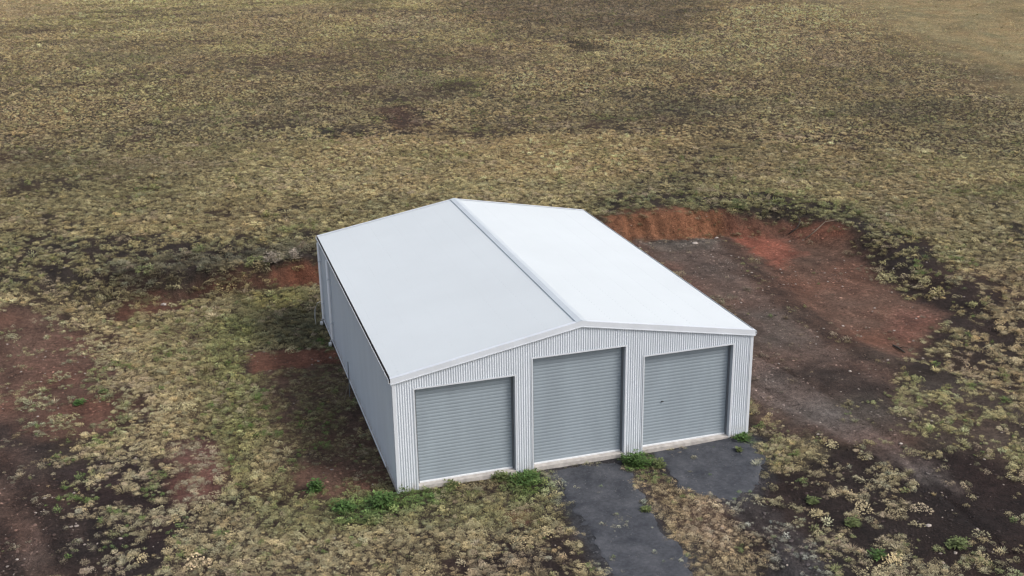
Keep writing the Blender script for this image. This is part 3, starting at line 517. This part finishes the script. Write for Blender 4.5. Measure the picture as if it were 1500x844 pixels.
# corner flashings
for xc, yc, sx, sy in ((0, 0, 1, 1), (W, 0, -1, 1), (0, D, 1, -1), (W, D, -1, -1)):
    mb = MB(); zt = HE - .12
    pr = [(-sx * .016, -sy * .016), (sx * .085, -sy * .016), (sx * .085, -sy * .012), (-sx * .012, -sy * .012), (-sx * .012, sy * .085), (-sx * .016, sy * .085)]
    mb.sweep([(p[0], p[1], 0) for p in pr], (xc, yc, -.06), (xc, yc, zt)); part('corner_flashing', mb, MAT['trim'])
# roller doors, each with its curtain, rail, guides and flashings
RP = .112
for k, (a, b_, h) in enumerate(DOORS):
    yd = .20; z0, z1 = Z0 + .05, h + .12
    n = int((z1 - z0) / RP * 10); zs = np.linspace(z0, z1, n + 1); ph = (zs - z0) / RP
    yy = yd - .011 * np.abs(np.sin(np.pi * ph)) ** .6
    mb = MB(); mb.add([(a + .03, y_, z) for y_, z in zip(yy, zs)] + [(b_ - .03, y_, z) for y_, z in zip(yy, zs)], [(i, n + 1 + i, n + 2 + i, i + 1) for i in range(n)])
    lab = ['left roller door, beside the front corner that faces the camera', 'taller middle roller door under the gable peak', 'right roller door with a small black lock'][k]
    dr = part('roller_door', mb, MAT['door'], smooth=False, label=lab)
    mb = MB(); mb.box(a + .03, b_ - .03, yd - .035, yd + .01, Z0 + .008, Z0 + .055); part('bottom_rail', mb, MAT['rail'], dr)
    for xg in (a + .004, b_ - .064):
        mb = MB(); mb.box(xg, xg + .06, yd - .05, yd - .022, Z0 + .006, h + .02); part('door_guide', mb, MAT['guide'], dr)
    if k == 2:
        mb = MB(); xl = a + (b_ - a) * .235; zl = Z0 + (h - Z0) * .47
        mb.tube([(xl, yd - .012, zl), (xl, yd - .045, zl)], .024, 12); mb.box(xl - .008, xl + .06, yd - .055, yd - .045, zl - .008, zl + .008)
        part('lock', mb, MAT['black'], dr)
    # flashings: reveal lining plus a narrow return on the wall face
    for x0, s in ((a, -1), (b_, 1)):
        mb = MB(); pr = [(0, .24), (0, -.02), (s * .045, -.02), (s * .045, -.014), (s * .006, -.014), (s * .006, .24)]
        mb.sweep([(p[0], p[1], 0) for p in pr], (x0, 0, -.05), (x0, 0, h + (.0))); part('door_jamb', mb, MAT['trim'])
    mb = MB(); pr = [(.24, 0), (-.022, 0), (-.022, .05), (-.016, .05), (-.016, .006), (.24, .006)]
    mb.sweep([(0, p[0], p[1]) for p in pr], (a - .047, 0, h + .001), (b_ + .047, 0, h + .001)); part('door_head', mb, MAT['trim'])
mb = MB(); mb.box(-.062, -.014, 1.7, D - .2, .04, .10); part('added_slab_edge_strip', mb, MAT['rail'])  # white strip added so the shaded slab edge reads bright
# downpipes on the shaded side wall, each with a shoe at its foot and two clips
for yy_ in (15.3, 12.75):
    mb = MB(); xx_ = -.105
    mb.tube([(xx_ - .0, yy_, HE - .1), (xx_, yy_, .42), (xx_ - .01, yy_ , .34), (xx_ - .07, yy_ - .02, .26)], .056, 12)
    dp = part('downpipe', mb, MAT['pvc'], smooth=True)
    mb = MB(); mb.tube([(xx_ - .055, yy_ - .015, .285), (xx_ - .1, yy_ - .03, .2), (xx_ - .105, yy_ - .03, .05)], .068, 12); part('pipe_shoe', mb, MAT['pvc'], dp, True)
    for zc_ in (1.0, 2.9):
        mb = MB(); mb.box(xx_ - .061, -.008, yy_ - .062, yy_ + .062, zc_, zc_ + .03); part('pipe_clip', mb, MAT['trim'], dp)
mb = MB()
mb.tube([(-.13, 15.5, 1.05), (-.3, 15.52, .98), (-.42, 15.5, .7), (-.45, 15.45, .35), (-.44, 15.4, .05)], .011, 6); part('earth_cable', mb, MAT['pvc'], smooth=True)

# ------------------------------------------------------------------ plants
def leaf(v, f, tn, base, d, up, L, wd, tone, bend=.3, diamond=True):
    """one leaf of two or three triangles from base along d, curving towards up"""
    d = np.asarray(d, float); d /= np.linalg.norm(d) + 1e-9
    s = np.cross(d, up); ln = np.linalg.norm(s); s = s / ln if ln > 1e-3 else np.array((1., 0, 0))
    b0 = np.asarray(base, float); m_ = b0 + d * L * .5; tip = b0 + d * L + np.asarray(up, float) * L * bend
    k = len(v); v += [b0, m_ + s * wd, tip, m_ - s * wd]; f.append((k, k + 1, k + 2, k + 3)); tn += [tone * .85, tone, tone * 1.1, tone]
def make_variant(kind, r):
    v, f, tn = [], [], []
    if kind == 'dome':                                   # flat-topped cushion of small leaves
        lob = [(r.normal(0, .17), r.normal(0, .17), r.uniform(.16, .33), r.uniform(.14, .32)) for _ in range(4)]
        for i in range(120):
            lx, ly, lr, lh = lob[r.integers(4)]
            a = r.uniform(0, 2 * math.pi); q = math.sqrt(r.uniform(0, 1.15)); x = lx + lr * q * math.cos(a); y = ly + lr * q * math.sin(a)
            z = max(.02, lh * (1 - q ** 4) * r.uniform(.7, 1.15) + .05)
            d = (q * math.cos(a) + r.normal(0, .7), q * math.sin(a) + r.normal(0, .7), .3 * (1 - q) - .3 * q + r.normal(0, .25))
            leaf(v, f, tn, (x, y, z), d, np.array((0, 0, 1.)), r.uniform(.06, .12), r.uniform(.022, .042), r.uniform(.62, 1.38), .2)
    elif kind == 'grass':
        for i in range(42):
            a = r.uniform(0, 2 * math.pi); q = r.uniform(0, .2); sp = r.uniform(.15, 1.1)
            leaf(v, f, tn, (q * math.cos(a), q * math.sin(a), 0), (math.cos(a) * sp, math.sin(a) * sp, 1), np.array((math.cos(a) * .8, math.sin(a) * .8, -.5)), r.uniform(.3, .52), r.uniform(.012, .022), r.uniform(.6, 1.4), .35)
    elif kind == 'thatch':                               # flat mat of fine blades
        for i in range(90):
            a = r.uniform(0, 2 * math.pi); q = math.sqrt(r.uniform(0, 1)) * .5; b2 = r.uniform(0, 6.283)
            leaf(v, f, tn, (q * math.cos(a), q * math.sin(a), r.uniform(0, .07)), (math.cos(b2), math.sin(b2), r.uniform(.1, .9)), np.array((0, 0, 1.)), r.uniform(.08, .2), r.uniform(.008, .016), r.uniform(.5, 1.5), r.uniform(-.3, .1))
    else:                                                # leafy
        for i in range(60):
            p = r.normal(0, 1, 3); p /= np.linalg.norm(p); p = p * np.array((.34, .34, .3)) * r.uniform(.3, 1) + np.array((0, 0, .28))
            p[2] = abs(p[2]); d = p - np.array((0, 0, .1)) + r.normal(0, .15, 3)
            leaf(v, f, tn, p, d, np.array((0, 0, 1.)), r.uniform(.1, .18), r.uniform(.03, .05), r.uniform(.6, 1.4), .1)
    return v, f, tn
def leaf_mesh(name, v, f, tn, mat):
    me = bpy.data.meshes.new(name); me.from_pydata([tuple(map(float, p)) for p in v], [], f); me.materials.append(mat)
    ca = me.color_attributes.new('tone', 'FLOAT_COLOR', 'POINT')
    ca.data.foreach_set('color', np.stack([tn, tn, tn, np.ones(len(tn))], 1).astype(np.float32).ravel()); me.update(); return me
kinds = ['dome'] * 5 + ['grass'] * 3 + ['leafy'] * 2 + ['thatch'] * 3
vcol = bpy.data.collections.new('tuft_kinds')
for i, kd in enumerate(kinds):
    r = np.random.default_rng(100 + i); v, f, tn = make_variant(kd, r)
    o = bpy.data.objects.new('tuft_%02d' % i, leaf_mesh('tuft_%02d' % i, v, f, tn, MAT['tuft'])); vcol.objects.link(o)

# sow the tufts on a jittered grid that widens with distance, inside a generous view wedge
yaw_dir = np.array((FWD[0], FWD[1])); yaw_dir /= np.linalg.norm(yaw_dir); side = np.array((yaw_dir[1], -yaw_dir[0]))
rings = [(20, 36, .15), (36, 46, .17), (46, 62, .21), (62, 85, .19), (85, 115, .21), (115, 160, .26), (160, 230, .42)]
pts = []
for d0, d1, c in rings:
    hw = d1 * .56 + 5
    u = np.arange(d0, d1, c); vq = np.arange(-hw, hw, c); U_, V_ = np.meshgrid(u, vq); U_ = U_.ravel(); V_ = V_.ravel()
    U_ = U_ + rng.uniform(-.5, .5, len(U_)) * c; V_ = V_ + rng.uniform(-.5, .5, len(V_)) * c
    ok = np.abs(V_) < U_ * .53 + 4
    P = CAM[:2][None, :] + U_[ok, None] * yaw_dir + V_[ok, None] * side
    pts.append(np.concatenate([P, np.full((len(P), 1), c)], 1))
pts = np.concatenate(pts); px_, py_, pc = pts[:, 0], pts[:, 1], pts[:, 2]
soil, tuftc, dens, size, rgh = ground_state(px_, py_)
insh = poly_sd(px_, py_, [(-.08, -.06), (12.05, -.06), (12.05, 16), (-.08, 16)])
clump = fbm(px_, py_, .48, 2, 131) * .5 + .5 + .2 * fbm(px_, py_, 2.0, 2, 133)      # plants gather in patches
rank = np.empty(len(clump)); rank[np.argsort(clump)] = np.linspace(0, 1, len(clump))
mix_ = .55 * rank + .45 * rng.uniform(0, 1, len(px_)); r2_ = np.empty(len(clump)); r2_[np.argsort(mix_)] = np.linspace(0, 1, len(clump))
keepp = (r2_ < dens) & (insh < 0) & (dens > .004)
thp = (r2_ < sstep(.62, .98, dens) + .5 * dens * (dens > .3)) & (insh < 0) & (dens > .03) & (np.hypot(px_ - CAM[0], py_ - CAM[1]) < 75)
tx, ty, tc_, tt, td = px_[thp] + rng.normal(0, .06, thp.sum()), py_[thp] + rng.normal(0, .06, thp.sum()), pc[thp], tuftc[thp], dens[thp]
px_, py_, pc, tuftc, dens, size = px_[keepp], py_[keepp], pc[keepp], tuftc[keepp], dens[keepp], size[keepp]
n = len(px_); print('tufts', n)
near_ = 1 - sstep(40, 80, np.hypot(px_ - CAM[0], py_ - CAM[1]))
scale = (pc * 1.3 + .02) * np.exp(rng.normal(0, .36, n)) * (.75 + .25 * size) * size ** .5
scale = np.minimum(scale, .95) * (1 - .26 * sstep(45, 100, np.hypot(px_ - CAM[0], py_ - CAM[1])))
mott = fbm(px_, py_, .8, 2, 141); hue = rng.normal(0, 1, n)
colr = tuftc * np.clip(1 + .20 * mott + .27 * rng.normal(0, 1, n), .4, 1.6)[:, None] * 1.04
colr *= np.array((.98, .965, .95)); colr[:, 0] *= 1 + .05 * hue; colr[:, 2] *= 1 - .05 * hue
gsel = (fbm(px_, py_, 1.7, 3, 151) + .25 * rng.normal(0, 1, n)) > .52
colr[gsel] = colr[gsel] * .45 + np.array((.15, .2, .06)) * .55
gs2 = (fbm(px_, py_, .7, 2, 155) + .5 * fbm(px_, py_, 4.0, 2, 156) + .15 * rng.normal(0, 1, n) > .62) & (py_ < 14)
colr[gs2] = colr[gs2] * .25 + np.array((.09, .17, .035)) * .75
psel = (fbm(px_, py_, 1.4, 2, 161) + .3 * rng.normal(0, 1, n)) > .55
colr[psel] = colr[psel] * .5 + np.array((.42, .32, .24)) * .5
colr = np.clip(colr, .02, .62)
greenish = colr[:, 1] > colr[:, 0] * .98
kidx = rng.choice(5, n); gr = rng.uniform(0, 1, n)
kidx = np.where(gr < .16, 5 + rng.integers(0, 3, n), kidx); kidx = np.where(greenish & (gr > .5), 8 + rng.integers(0, 2, n), kidx)
tsz = (tc_ * 1.9) * np.exp(rng.normal(0, .2, len(tx)))
tcol = tt * np.array((.80, .76, .74)) * np.clip(1 + .25 * rng.normal(0, 1, len(tx)), .4, 1.6)[:, None]
px_ = np.concatenate([px_, tx]); py_ = np.concatenate([py_, ty]); scale = np.concatenate([scale, tsz]); colr = np.concatenate([colr, tcol]); kidx = np.concatenate([kidx, 10 + rng.integers(0, 3, len(tx))]); n = len(px_); print('all', n)
inside = poly_sd(px_, py_, [(-.06, -.05), (12.04, -.05), (12.04, 16), (-.06, 16)]) < 0
px_, py_, scale, colr, kidx = px_[inside], py_[inside], scale[inside], colr[inside], kidx[inside]; n = len(px_)
co = np.stack([px_, py_, gheight(px_, py_) - .015], 1)
me = bpy.data.meshes.new('dry_grass'); me.vertices.add(n); me.vertices.foreach_set('co', co.ravel())
def addattr(nm, ty, arr, key):
    a = me.attributes.new(nm, ty, 'POINT'); a.data.foreach_set(key, np.ascontiguousarray(arr).ravel())
addattr('tuft_color', 'FLOAT_VECTOR', colr.astype(np.float32), 'vector')
addattr('tuft_size', 'FLOAT_VECTOR', (scale[:, None] * np.stack([np.ones(n), np.ones(n), rng.uniform(.6, 1.15, n)], 1)).astype(np.float32), 'vector')
addattr('tuft_turn', 'FLOAT_VECTOR', np.stack([rng.normal(0, .13, n), rng.normal(0, .13, n), rng.uniform(0, 6.283, n)], 1).astype(np.float32), 'vector')
addattr('tuft_kind', 'INT', kidx.astype(np.int32), 'value')
me.materials.append(MAT['tuft'])
go = bpy.data.objects.new('dry_grass', me); COL.objects.link(go)
tag(go, 'low tufts of straw and olive dry grass covering the sloping paddock and earth pad', 'grass', kind='stuff')
ng = bpy.data.node_groups.new('sow_tufts', 'GeometryNodeTree')
ng.interface.new_socket('Geometry', in_out='INPUT', socket_type='NodeSocketGeometry'); ng.interface.new_socket('Geometry', in_out='OUTPUT', socket_type='NodeSocketGeometry')
gi = ng.nodes.new('NodeGroupInput'); gout = ng.nodes.new('NodeGroupOutput'); iop = ng.nodes.new('GeometryNodeInstanceOnPoints')
ci = ng.nodes.new('GeometryNodeCollectionInfo'); ci.inputs['Collection'].default_value = vcol; ci.inputs['Separate Children'].default_value = True; ci.inputs['Reset Children'].default_value = True
def named(nm, ty):
    a = ng.nodes.new('GeometryNodeInputNamedAttribute'); a.data_type = ty; a.inputs['Name'].default_value = nm
    return [s for s in a.outputs if s.enabled and s.name == 'Attribute'][0]
iop.inputs['Pick Instance'].default_value = True
ng.links.new(gi.outputs[0], iop.inputs['Points']); ng.links.new(ci.outputs[0], iop.inputs['Instance'])
ng.links.new(named('tuft_kind', 'INT'), iop.inputs['Instance Index']); ng.links.new(named('tuft_turn', 'FLOAT_VECTOR'), iop.inputs['Rotation'])
ng.links.new(named('tuft_size', 'FLOAT_VECTOR'), iop.inputs['Scale']); ng.links.new(iop.outputs[0], gout.inputs[0])
md = go.modifiers.new('sow', 'NODES'); md.node_group = ng

# clods and small stones lying on the bare earth
ccol = bpy.data.collections.new('clod_kinds')
for i in range(4):
    r = np.random.default_rng(300 + i); v = []; nn = 7
    for zz, rr in ((-.3, .6), (.1, 1), (.45, .6)):
        for k in range(nn): a = 2 * math.pi * k / nn; q = rr * r.uniform(.65, 1.2); v.append((q * math.cos(a), q * math.sin(a) * .85, zz * r.uniform(.7, 1.3)))
    f = [(j * nn + k, j * nn + (k + 1) % nn, (j + 1) * nn + (k + 1) % nn, (j + 1) * nn + k) for j in range(2) for k in range(nn)] + [tuple(range(2 * nn, 3 * nn))]
    o = bpy.data.objects.new('clod_%02d' % i, leaf_mesh('clod_%02d' % i, v, f, [1.0] * len(v), MAT['tuft'])); ccol.objects.link(o)
nc = 95000; cxs = rng.uniform(-17, 33, nc); cys = rng.uniform(-11, 25, nc)
csoil, _, cd, _, cr_ = ground_state(cxs, cys)
kc = (rng.uniform(0, 1, nc) < (1 - np.minimum(1, cd * 1.1)) * (.25 + .75 * sstep(-.2, .5, fbm(cxs, cys, 1.8, 3, 201)))) & (poly_sd(cxs, cys, [(-.1, -.1), (12.1, -.1), (12.1, 16), (-.1, 16)]) < 0)
dr_ = np.zeros(nc, bool)
for P in DRIVES.values(): dr_ |= poly_sd(cxs, cys, P) > 0
kc &= ~(dr_ & (rng.uniform(0, 1, nc) < .25)); cxs, cys, csoil, dr_ = cxs[kc], cys[kc], csoil[kc], dr_[kc]; nc = len(cxs); print('clods', nc)
cs = np.minimum(np.exp(rng.normal(-3.45, .5, nc)), .075); cs = np.where(dr_, cs * .42, cs)
cc_ = csoil * 1.1 * np.exp(rng.normal(0, .35, nc))[:, None]; pl = rng.uniform(0, 1, nc) < .05; cc_[pl] = np.array((.26, .22, .19)); cc_[dr_] = np.array((.12, .12, .125))
cme = bpy.data.meshes.new('soil_clods'); cme.vertices.add(nc); cme.vertices.foreach_set('co', np.stack([cxs, cys, gheight(cxs, cys) + np.where(dr_, .014, 0)], 1).ravel())
cme.materials.append(MAT['tuft']); cob = bpy.data.objects.new('soil_clods', cme); COL.objects.link(cob)
def addattr2(me_, nm, ty, arr, key):
    a = me_.attributes.new(nm, ty, 'POINT'); a.data.foreach_set(key, np.ascontiguousarray(arr).ravel())
addattr2(cme, 'tuft_color', 'FLOAT_VECTOR', cc_.astype(np.float32), 'vector')
addattr2(cme, 'tuft_size', 'FLOAT_VECTOR', (cs[:, None] * np.array((1, 1, .7))).astype(np.float32), 'vector')
addattr2(cme, 'tuft_turn', 'FLOAT_VECTOR', np.stack([rng.normal(0, .2, nc), rng.normal(0, .2, nc), rng.uniform(0, 6.283, nc)], 1).astype(np.float32), 'vector')
addattr2(cme, 'tuft_kind', 'INT', rng.integers(0, 4, nc).astype(np.int32), 'value')
tag(cob, 'small clods and stones scattered over the bare brown and red earth', 'clods', kind='stuff')
ng2 = ng.copy()
for nd in ng2.nodes:
    if nd.bl_idname == 'GeometryNodeCollectionInfo': nd.inputs['Collection'].default_value = ccol
md = cob.modifiers.new('scatter', 'NODES'); md.node_group = ng2

# single weeds that stand out
WEEDS = [
    (-2.39, 1.02, 0.34, 0.32, 330, 'green', 'bright green bushy weed on the red soil left of the front corner', 1),
    (-9.84, 10.23, 0.3, 0.12, 150, 'green', 'flat bright green weed patch on the bare brown soil far left', 2),
    (-8.98, 11.03, 0.22, 0.1, 90, 'dullgreen', 'small dull green weed just right of the flat bright green patch on bare soil', 3),
    (7.7, -0.59, 0.5, 0.34, 420, 'green', 'tall dark green weeds at the foot of the pillar between middle and right doors', 4),
    (8.29, -1.04, 0.28, 0.22, 160, 'dullgreen', 'lower weed spilling onto the gravel apron from the middle pillar', 5),
    (11.66, -0.32, 0.34, 0.16, 220, 'green', 'low green weed strip at the foot of the right front corner', 6),
    (11.19, -0.96, 0.16, 0.1, 60, 'dullgreen', 'tiny weed alone on the gravel apron near the right corner', 7),
    (4.07, -0.55, 0.55, 0.26, 420, 'green', 'wide green weed mound below the pillar between left and middle doors', 8),
    (3.28, -0.2, 0.35, 0.2, 200, 'dullgreen', 'green weed along the concrete edge left of the wide mound', 9),
    (1.7, -0.12, 0.35, 0.16, 160, 'dullgreen', 'low weeds against the threshold of the left door', 10),
    (-0.58, -0.47, 0.55, 0.3, 420, 'green', 'broad green weed mass in front of the near front corner', 11),
    (-1.73, -0.5, 0.45, 0.22, 280, 'green', 'spreading green weeds left of the near front corner', 12),
    (-1.17, -1.39, 0.3, 0.18, 140, 'dullgreen', 'small weed tuft in the straw below the near front corner', 13),
    (11.75, -4.52, 0.25, 0.14, 90, 'dullgreen', 'small olive weed on dark soil right of the gravel apron', 14),
    (12.18, -6.04, 0.3, 0.16, 120, 'dullgreen', 'olive weed cluster on the dark soil at lower right', 15),
    (14.26, -7.88, 0.4, 0.2, 170, 'dullgreen', 'largest olive weed on the dark soil near the lower right corner', 16),
    (11.88, -7.66, 0.3, 0.18, 130, 'green', 'green weed beside straw clumps at the bottom right edge', 17),
    (6.8, -3.36, 0.22, 0.1, 70, 'dullgreen', 'tiny weed in the middle of the gravel drive strip', 18),
]
def weed(x, y, rad, h, n, mat, label, seed, group=None):
    r = np.random.default_rng(seed); v, f, tn = [], [], []
    st = [(0, 0)] + [(float(np.clip(r.normal(0, rad * .32), -rad * .6, rad * .6)), float(np.clip(r.normal(0, rad * .32), -rad * .6, rad * .6))) for _ in range(max(3, n // 25))]
    for i in range(n):
        sx, sy = st[r.integers(len(st))]; z = h * r.uniform(0, 1) ** .8 * max(.25, 1 - (math.hypot(sx, sy) / rad) ** 2 * .5); a = r.uniform(0, 6.283)
        p = (sx + r.normal(0, rad * .2), sy + r.normal(0, rad * .2), z)
        leaf(v, f, tn, p, (math.cos(a), math.sin(a), r.uniform(-.1, .8)), np.array((0, 0, 1.)), r.uniform(.06, .13), r.uniform(.018, .04), r.uniform(.55, 1.45), r.uniform(-.3, .1))
    for i in range(46):                                   # runners along the ground tie the clump together
        a = r.uniform(0, 6.283); leaf(v, f, tn, (r.normal(0, .02), r.normal(0, .02), .02), (math.cos(a), math.sin(a), .12), np.array((0, 0, 1.)), rad * r.uniform(.55, 1.05), .02, r.uniform(.5, 1.1), 0)
    for p in st:                                          # stems
        leaf(v, f, tn, (p[0], p[1], -.02), (r.normal(0, .1), r.normal(0, .1), 1), np.array((0, 0, 1.)), h * .9, .008, .7, 0)
    o = bpy.data.objects.new('green_weed', leaf_mesh('green_weed', v, f, tn, mat)); COL.objects.link(o)
    o.location = (x, y, gh(x, y)); tag(o, label, 'weed', group); return o
for (x, y, rad, h, n, mk, label, sd_) in WEEDS: weed(x, y, rad, h, n, MAT[mk], label, sd_, 'green weeds scattered around the shed and drives')

# fallen sticks, a post, stones and a dry bush
def stick(name, pts, rads, mat, label, cat, lift=.03, twigs=0, seed=0):
    r = random.Random(seed); P = [Vector((x, y, gh(x, y) + l)) for (x, y), l in pts]; o0 = P[0].copy(); mb = MB()
    mb.tube([p - o0 for p in P], rads, 7)
    for k in range(twigs):
        i = r.randrange(1, len(P) - 1); a = P[i] - o0; d = Vector((r.uniform(-1, 1), r.uniform(-1, 1), r.uniform(.1, .6))).normalized() * r.uniform(.2, .5)
        mb.tube([a, a + d * .5 + Vector((0, 0, .03)), a + d], [rads[i] * .5, rads[i] * .35, .004], 5)
    o = mesh_obj(name, mb.v, mb.f, mat, smooth=True); o.location = o0; tag(o, label, cat); return o
stick('dead_branch', [((25.26, 20.09),.05),((25.74, 20.03),.12),((26.07, 20.36),.15),((26.21, 20.9),.1)], [.035,.03,.025,.012], MAT['darkwood_and_shade'], 'dark curved root lying on the red bank, left of the pale forked one', 'branch', twigs=3, seed=3)
stick('dead_branch', [((25.62, 18.99),.05),((26.23, 19.03),.15),((26.86, 19.23),.2),((27.54, 19.04),.12)], [.03,.028,.024,.012], MAT['wood'], 'lighter forked branch at the top of the red bank, right of the dark root', 'branch', twigs=4, seed=5)
stick('log', [((21.36, 5.24),.05),((21.32, 4.82),.08),((21.3, 4.39),.04)], [.035,.05,.03], MAT['darkwood_and_shade'], 'short dark log at the right edge of the bare red earth', 'log', twigs=1, seed=9)

mb = MB(); mb.tube([(0, 0, -.1), (.03, .12, 1.35)], .018, 7); o = mesh_obj('stake', mb.v, mb.f, MAT['guide']); o.location = (-.25, 7.6, gh(-.25, 7.6)); tag(o, 'thin dark upright stake beside the shaded left wall', 'stake')
mb = MB(); mb.tube([(0, 0, .02), (.22, .12, .62)], .02, 7); o = mesh_obj('timber_stick', mb.v, mb.f, MAT['wood']); o.location = (-.5, 7.3, gh(-.5, 7.3)); tag(o, 'short pale stick leaning against the shaded left wall', 'stick')
def stone(x, y, s, label, seed):
    r = np.random.default_rng(seed); v = []; n = 8
    for j, (zz, rr) in enumerate(((-.25, .7), (.05, 1), (.35, .85), (.55, .4))):
        for i in range(n): a = 2 * math.pi * i / n; q = rr * r.uniform(.75, 1.2); v.append((s * q * math.cos(a), s * .8 * q * math.sin(a), s * zz * r.uniform(.8, 1.15)))
    f = [(j * n + i, j * n + (i + 1) % n, (j + 1) * n + (i + 1) % n, (j + 1) * n + i) for j in range(3) for i in range(n)] + [tuple(range(n))[::-1], tuple(range(3 * n, 4 * n))]
    o = mesh_obj('stone', v, f, MAT['stone']); o.location = (x, y, gh(x, y)); tag(o, label, 'stone', 'pale stones lying on the bare earth'); return o
stone(19.74, 19.99, 0.16, 'pale stone at the top of the grey earth pad behind the shed', 0)
stone(21.64, 21.26, 0.12, 'small pale stone at the foot of the orange cut bank', 1)
stone(16.29, -2.45, 0.07, 'tiny white stone on the dark soil beyond the wheel ruts', 2)
stone(14.13, -0.93, 0.06, 'tiny pale stone on dark soil right of the shed corner', 3)
stone(14.16, -6.8, 0.09, 'pale pointed stone on the dark soil at lower right', 4)
stone(-10.91, -0.22, 0.05, 'small white stone at the bottom left on the track', 5)
stone(-6.69, 20.24, 0.14, 'pale stone under the left bank', 6)
stone(17.91, 3.02, 0.07, 'small stone on the brown pad between the shed and the log', 7)
stone(20.69, 7.78, 0.07, 'small stone on the smooth red earth', 8)
o = weed(-1.54, 21.86, 0.55, 0.5, 260, MAT['drybush'], 'grey leafless bush on top of the left bank above the orange face', 50); o.name = 'bush'; o['category'] = 'bush'
o = weed(-0.47, 22.06, 0.5, 0.45, 220, MAT['drybush'], 'dark twiggy bush on the left bank, next to the shed wall', 51); o.name = 'bush'; o['category'] = 'bush'
o = weed(23.53, 22.65, 0.6, 0.5, 240, MAT['dullgreen'], 'dull green bush at the lip of the right bank', 52); o.name = 'bush'; o['category'] = 'bush'
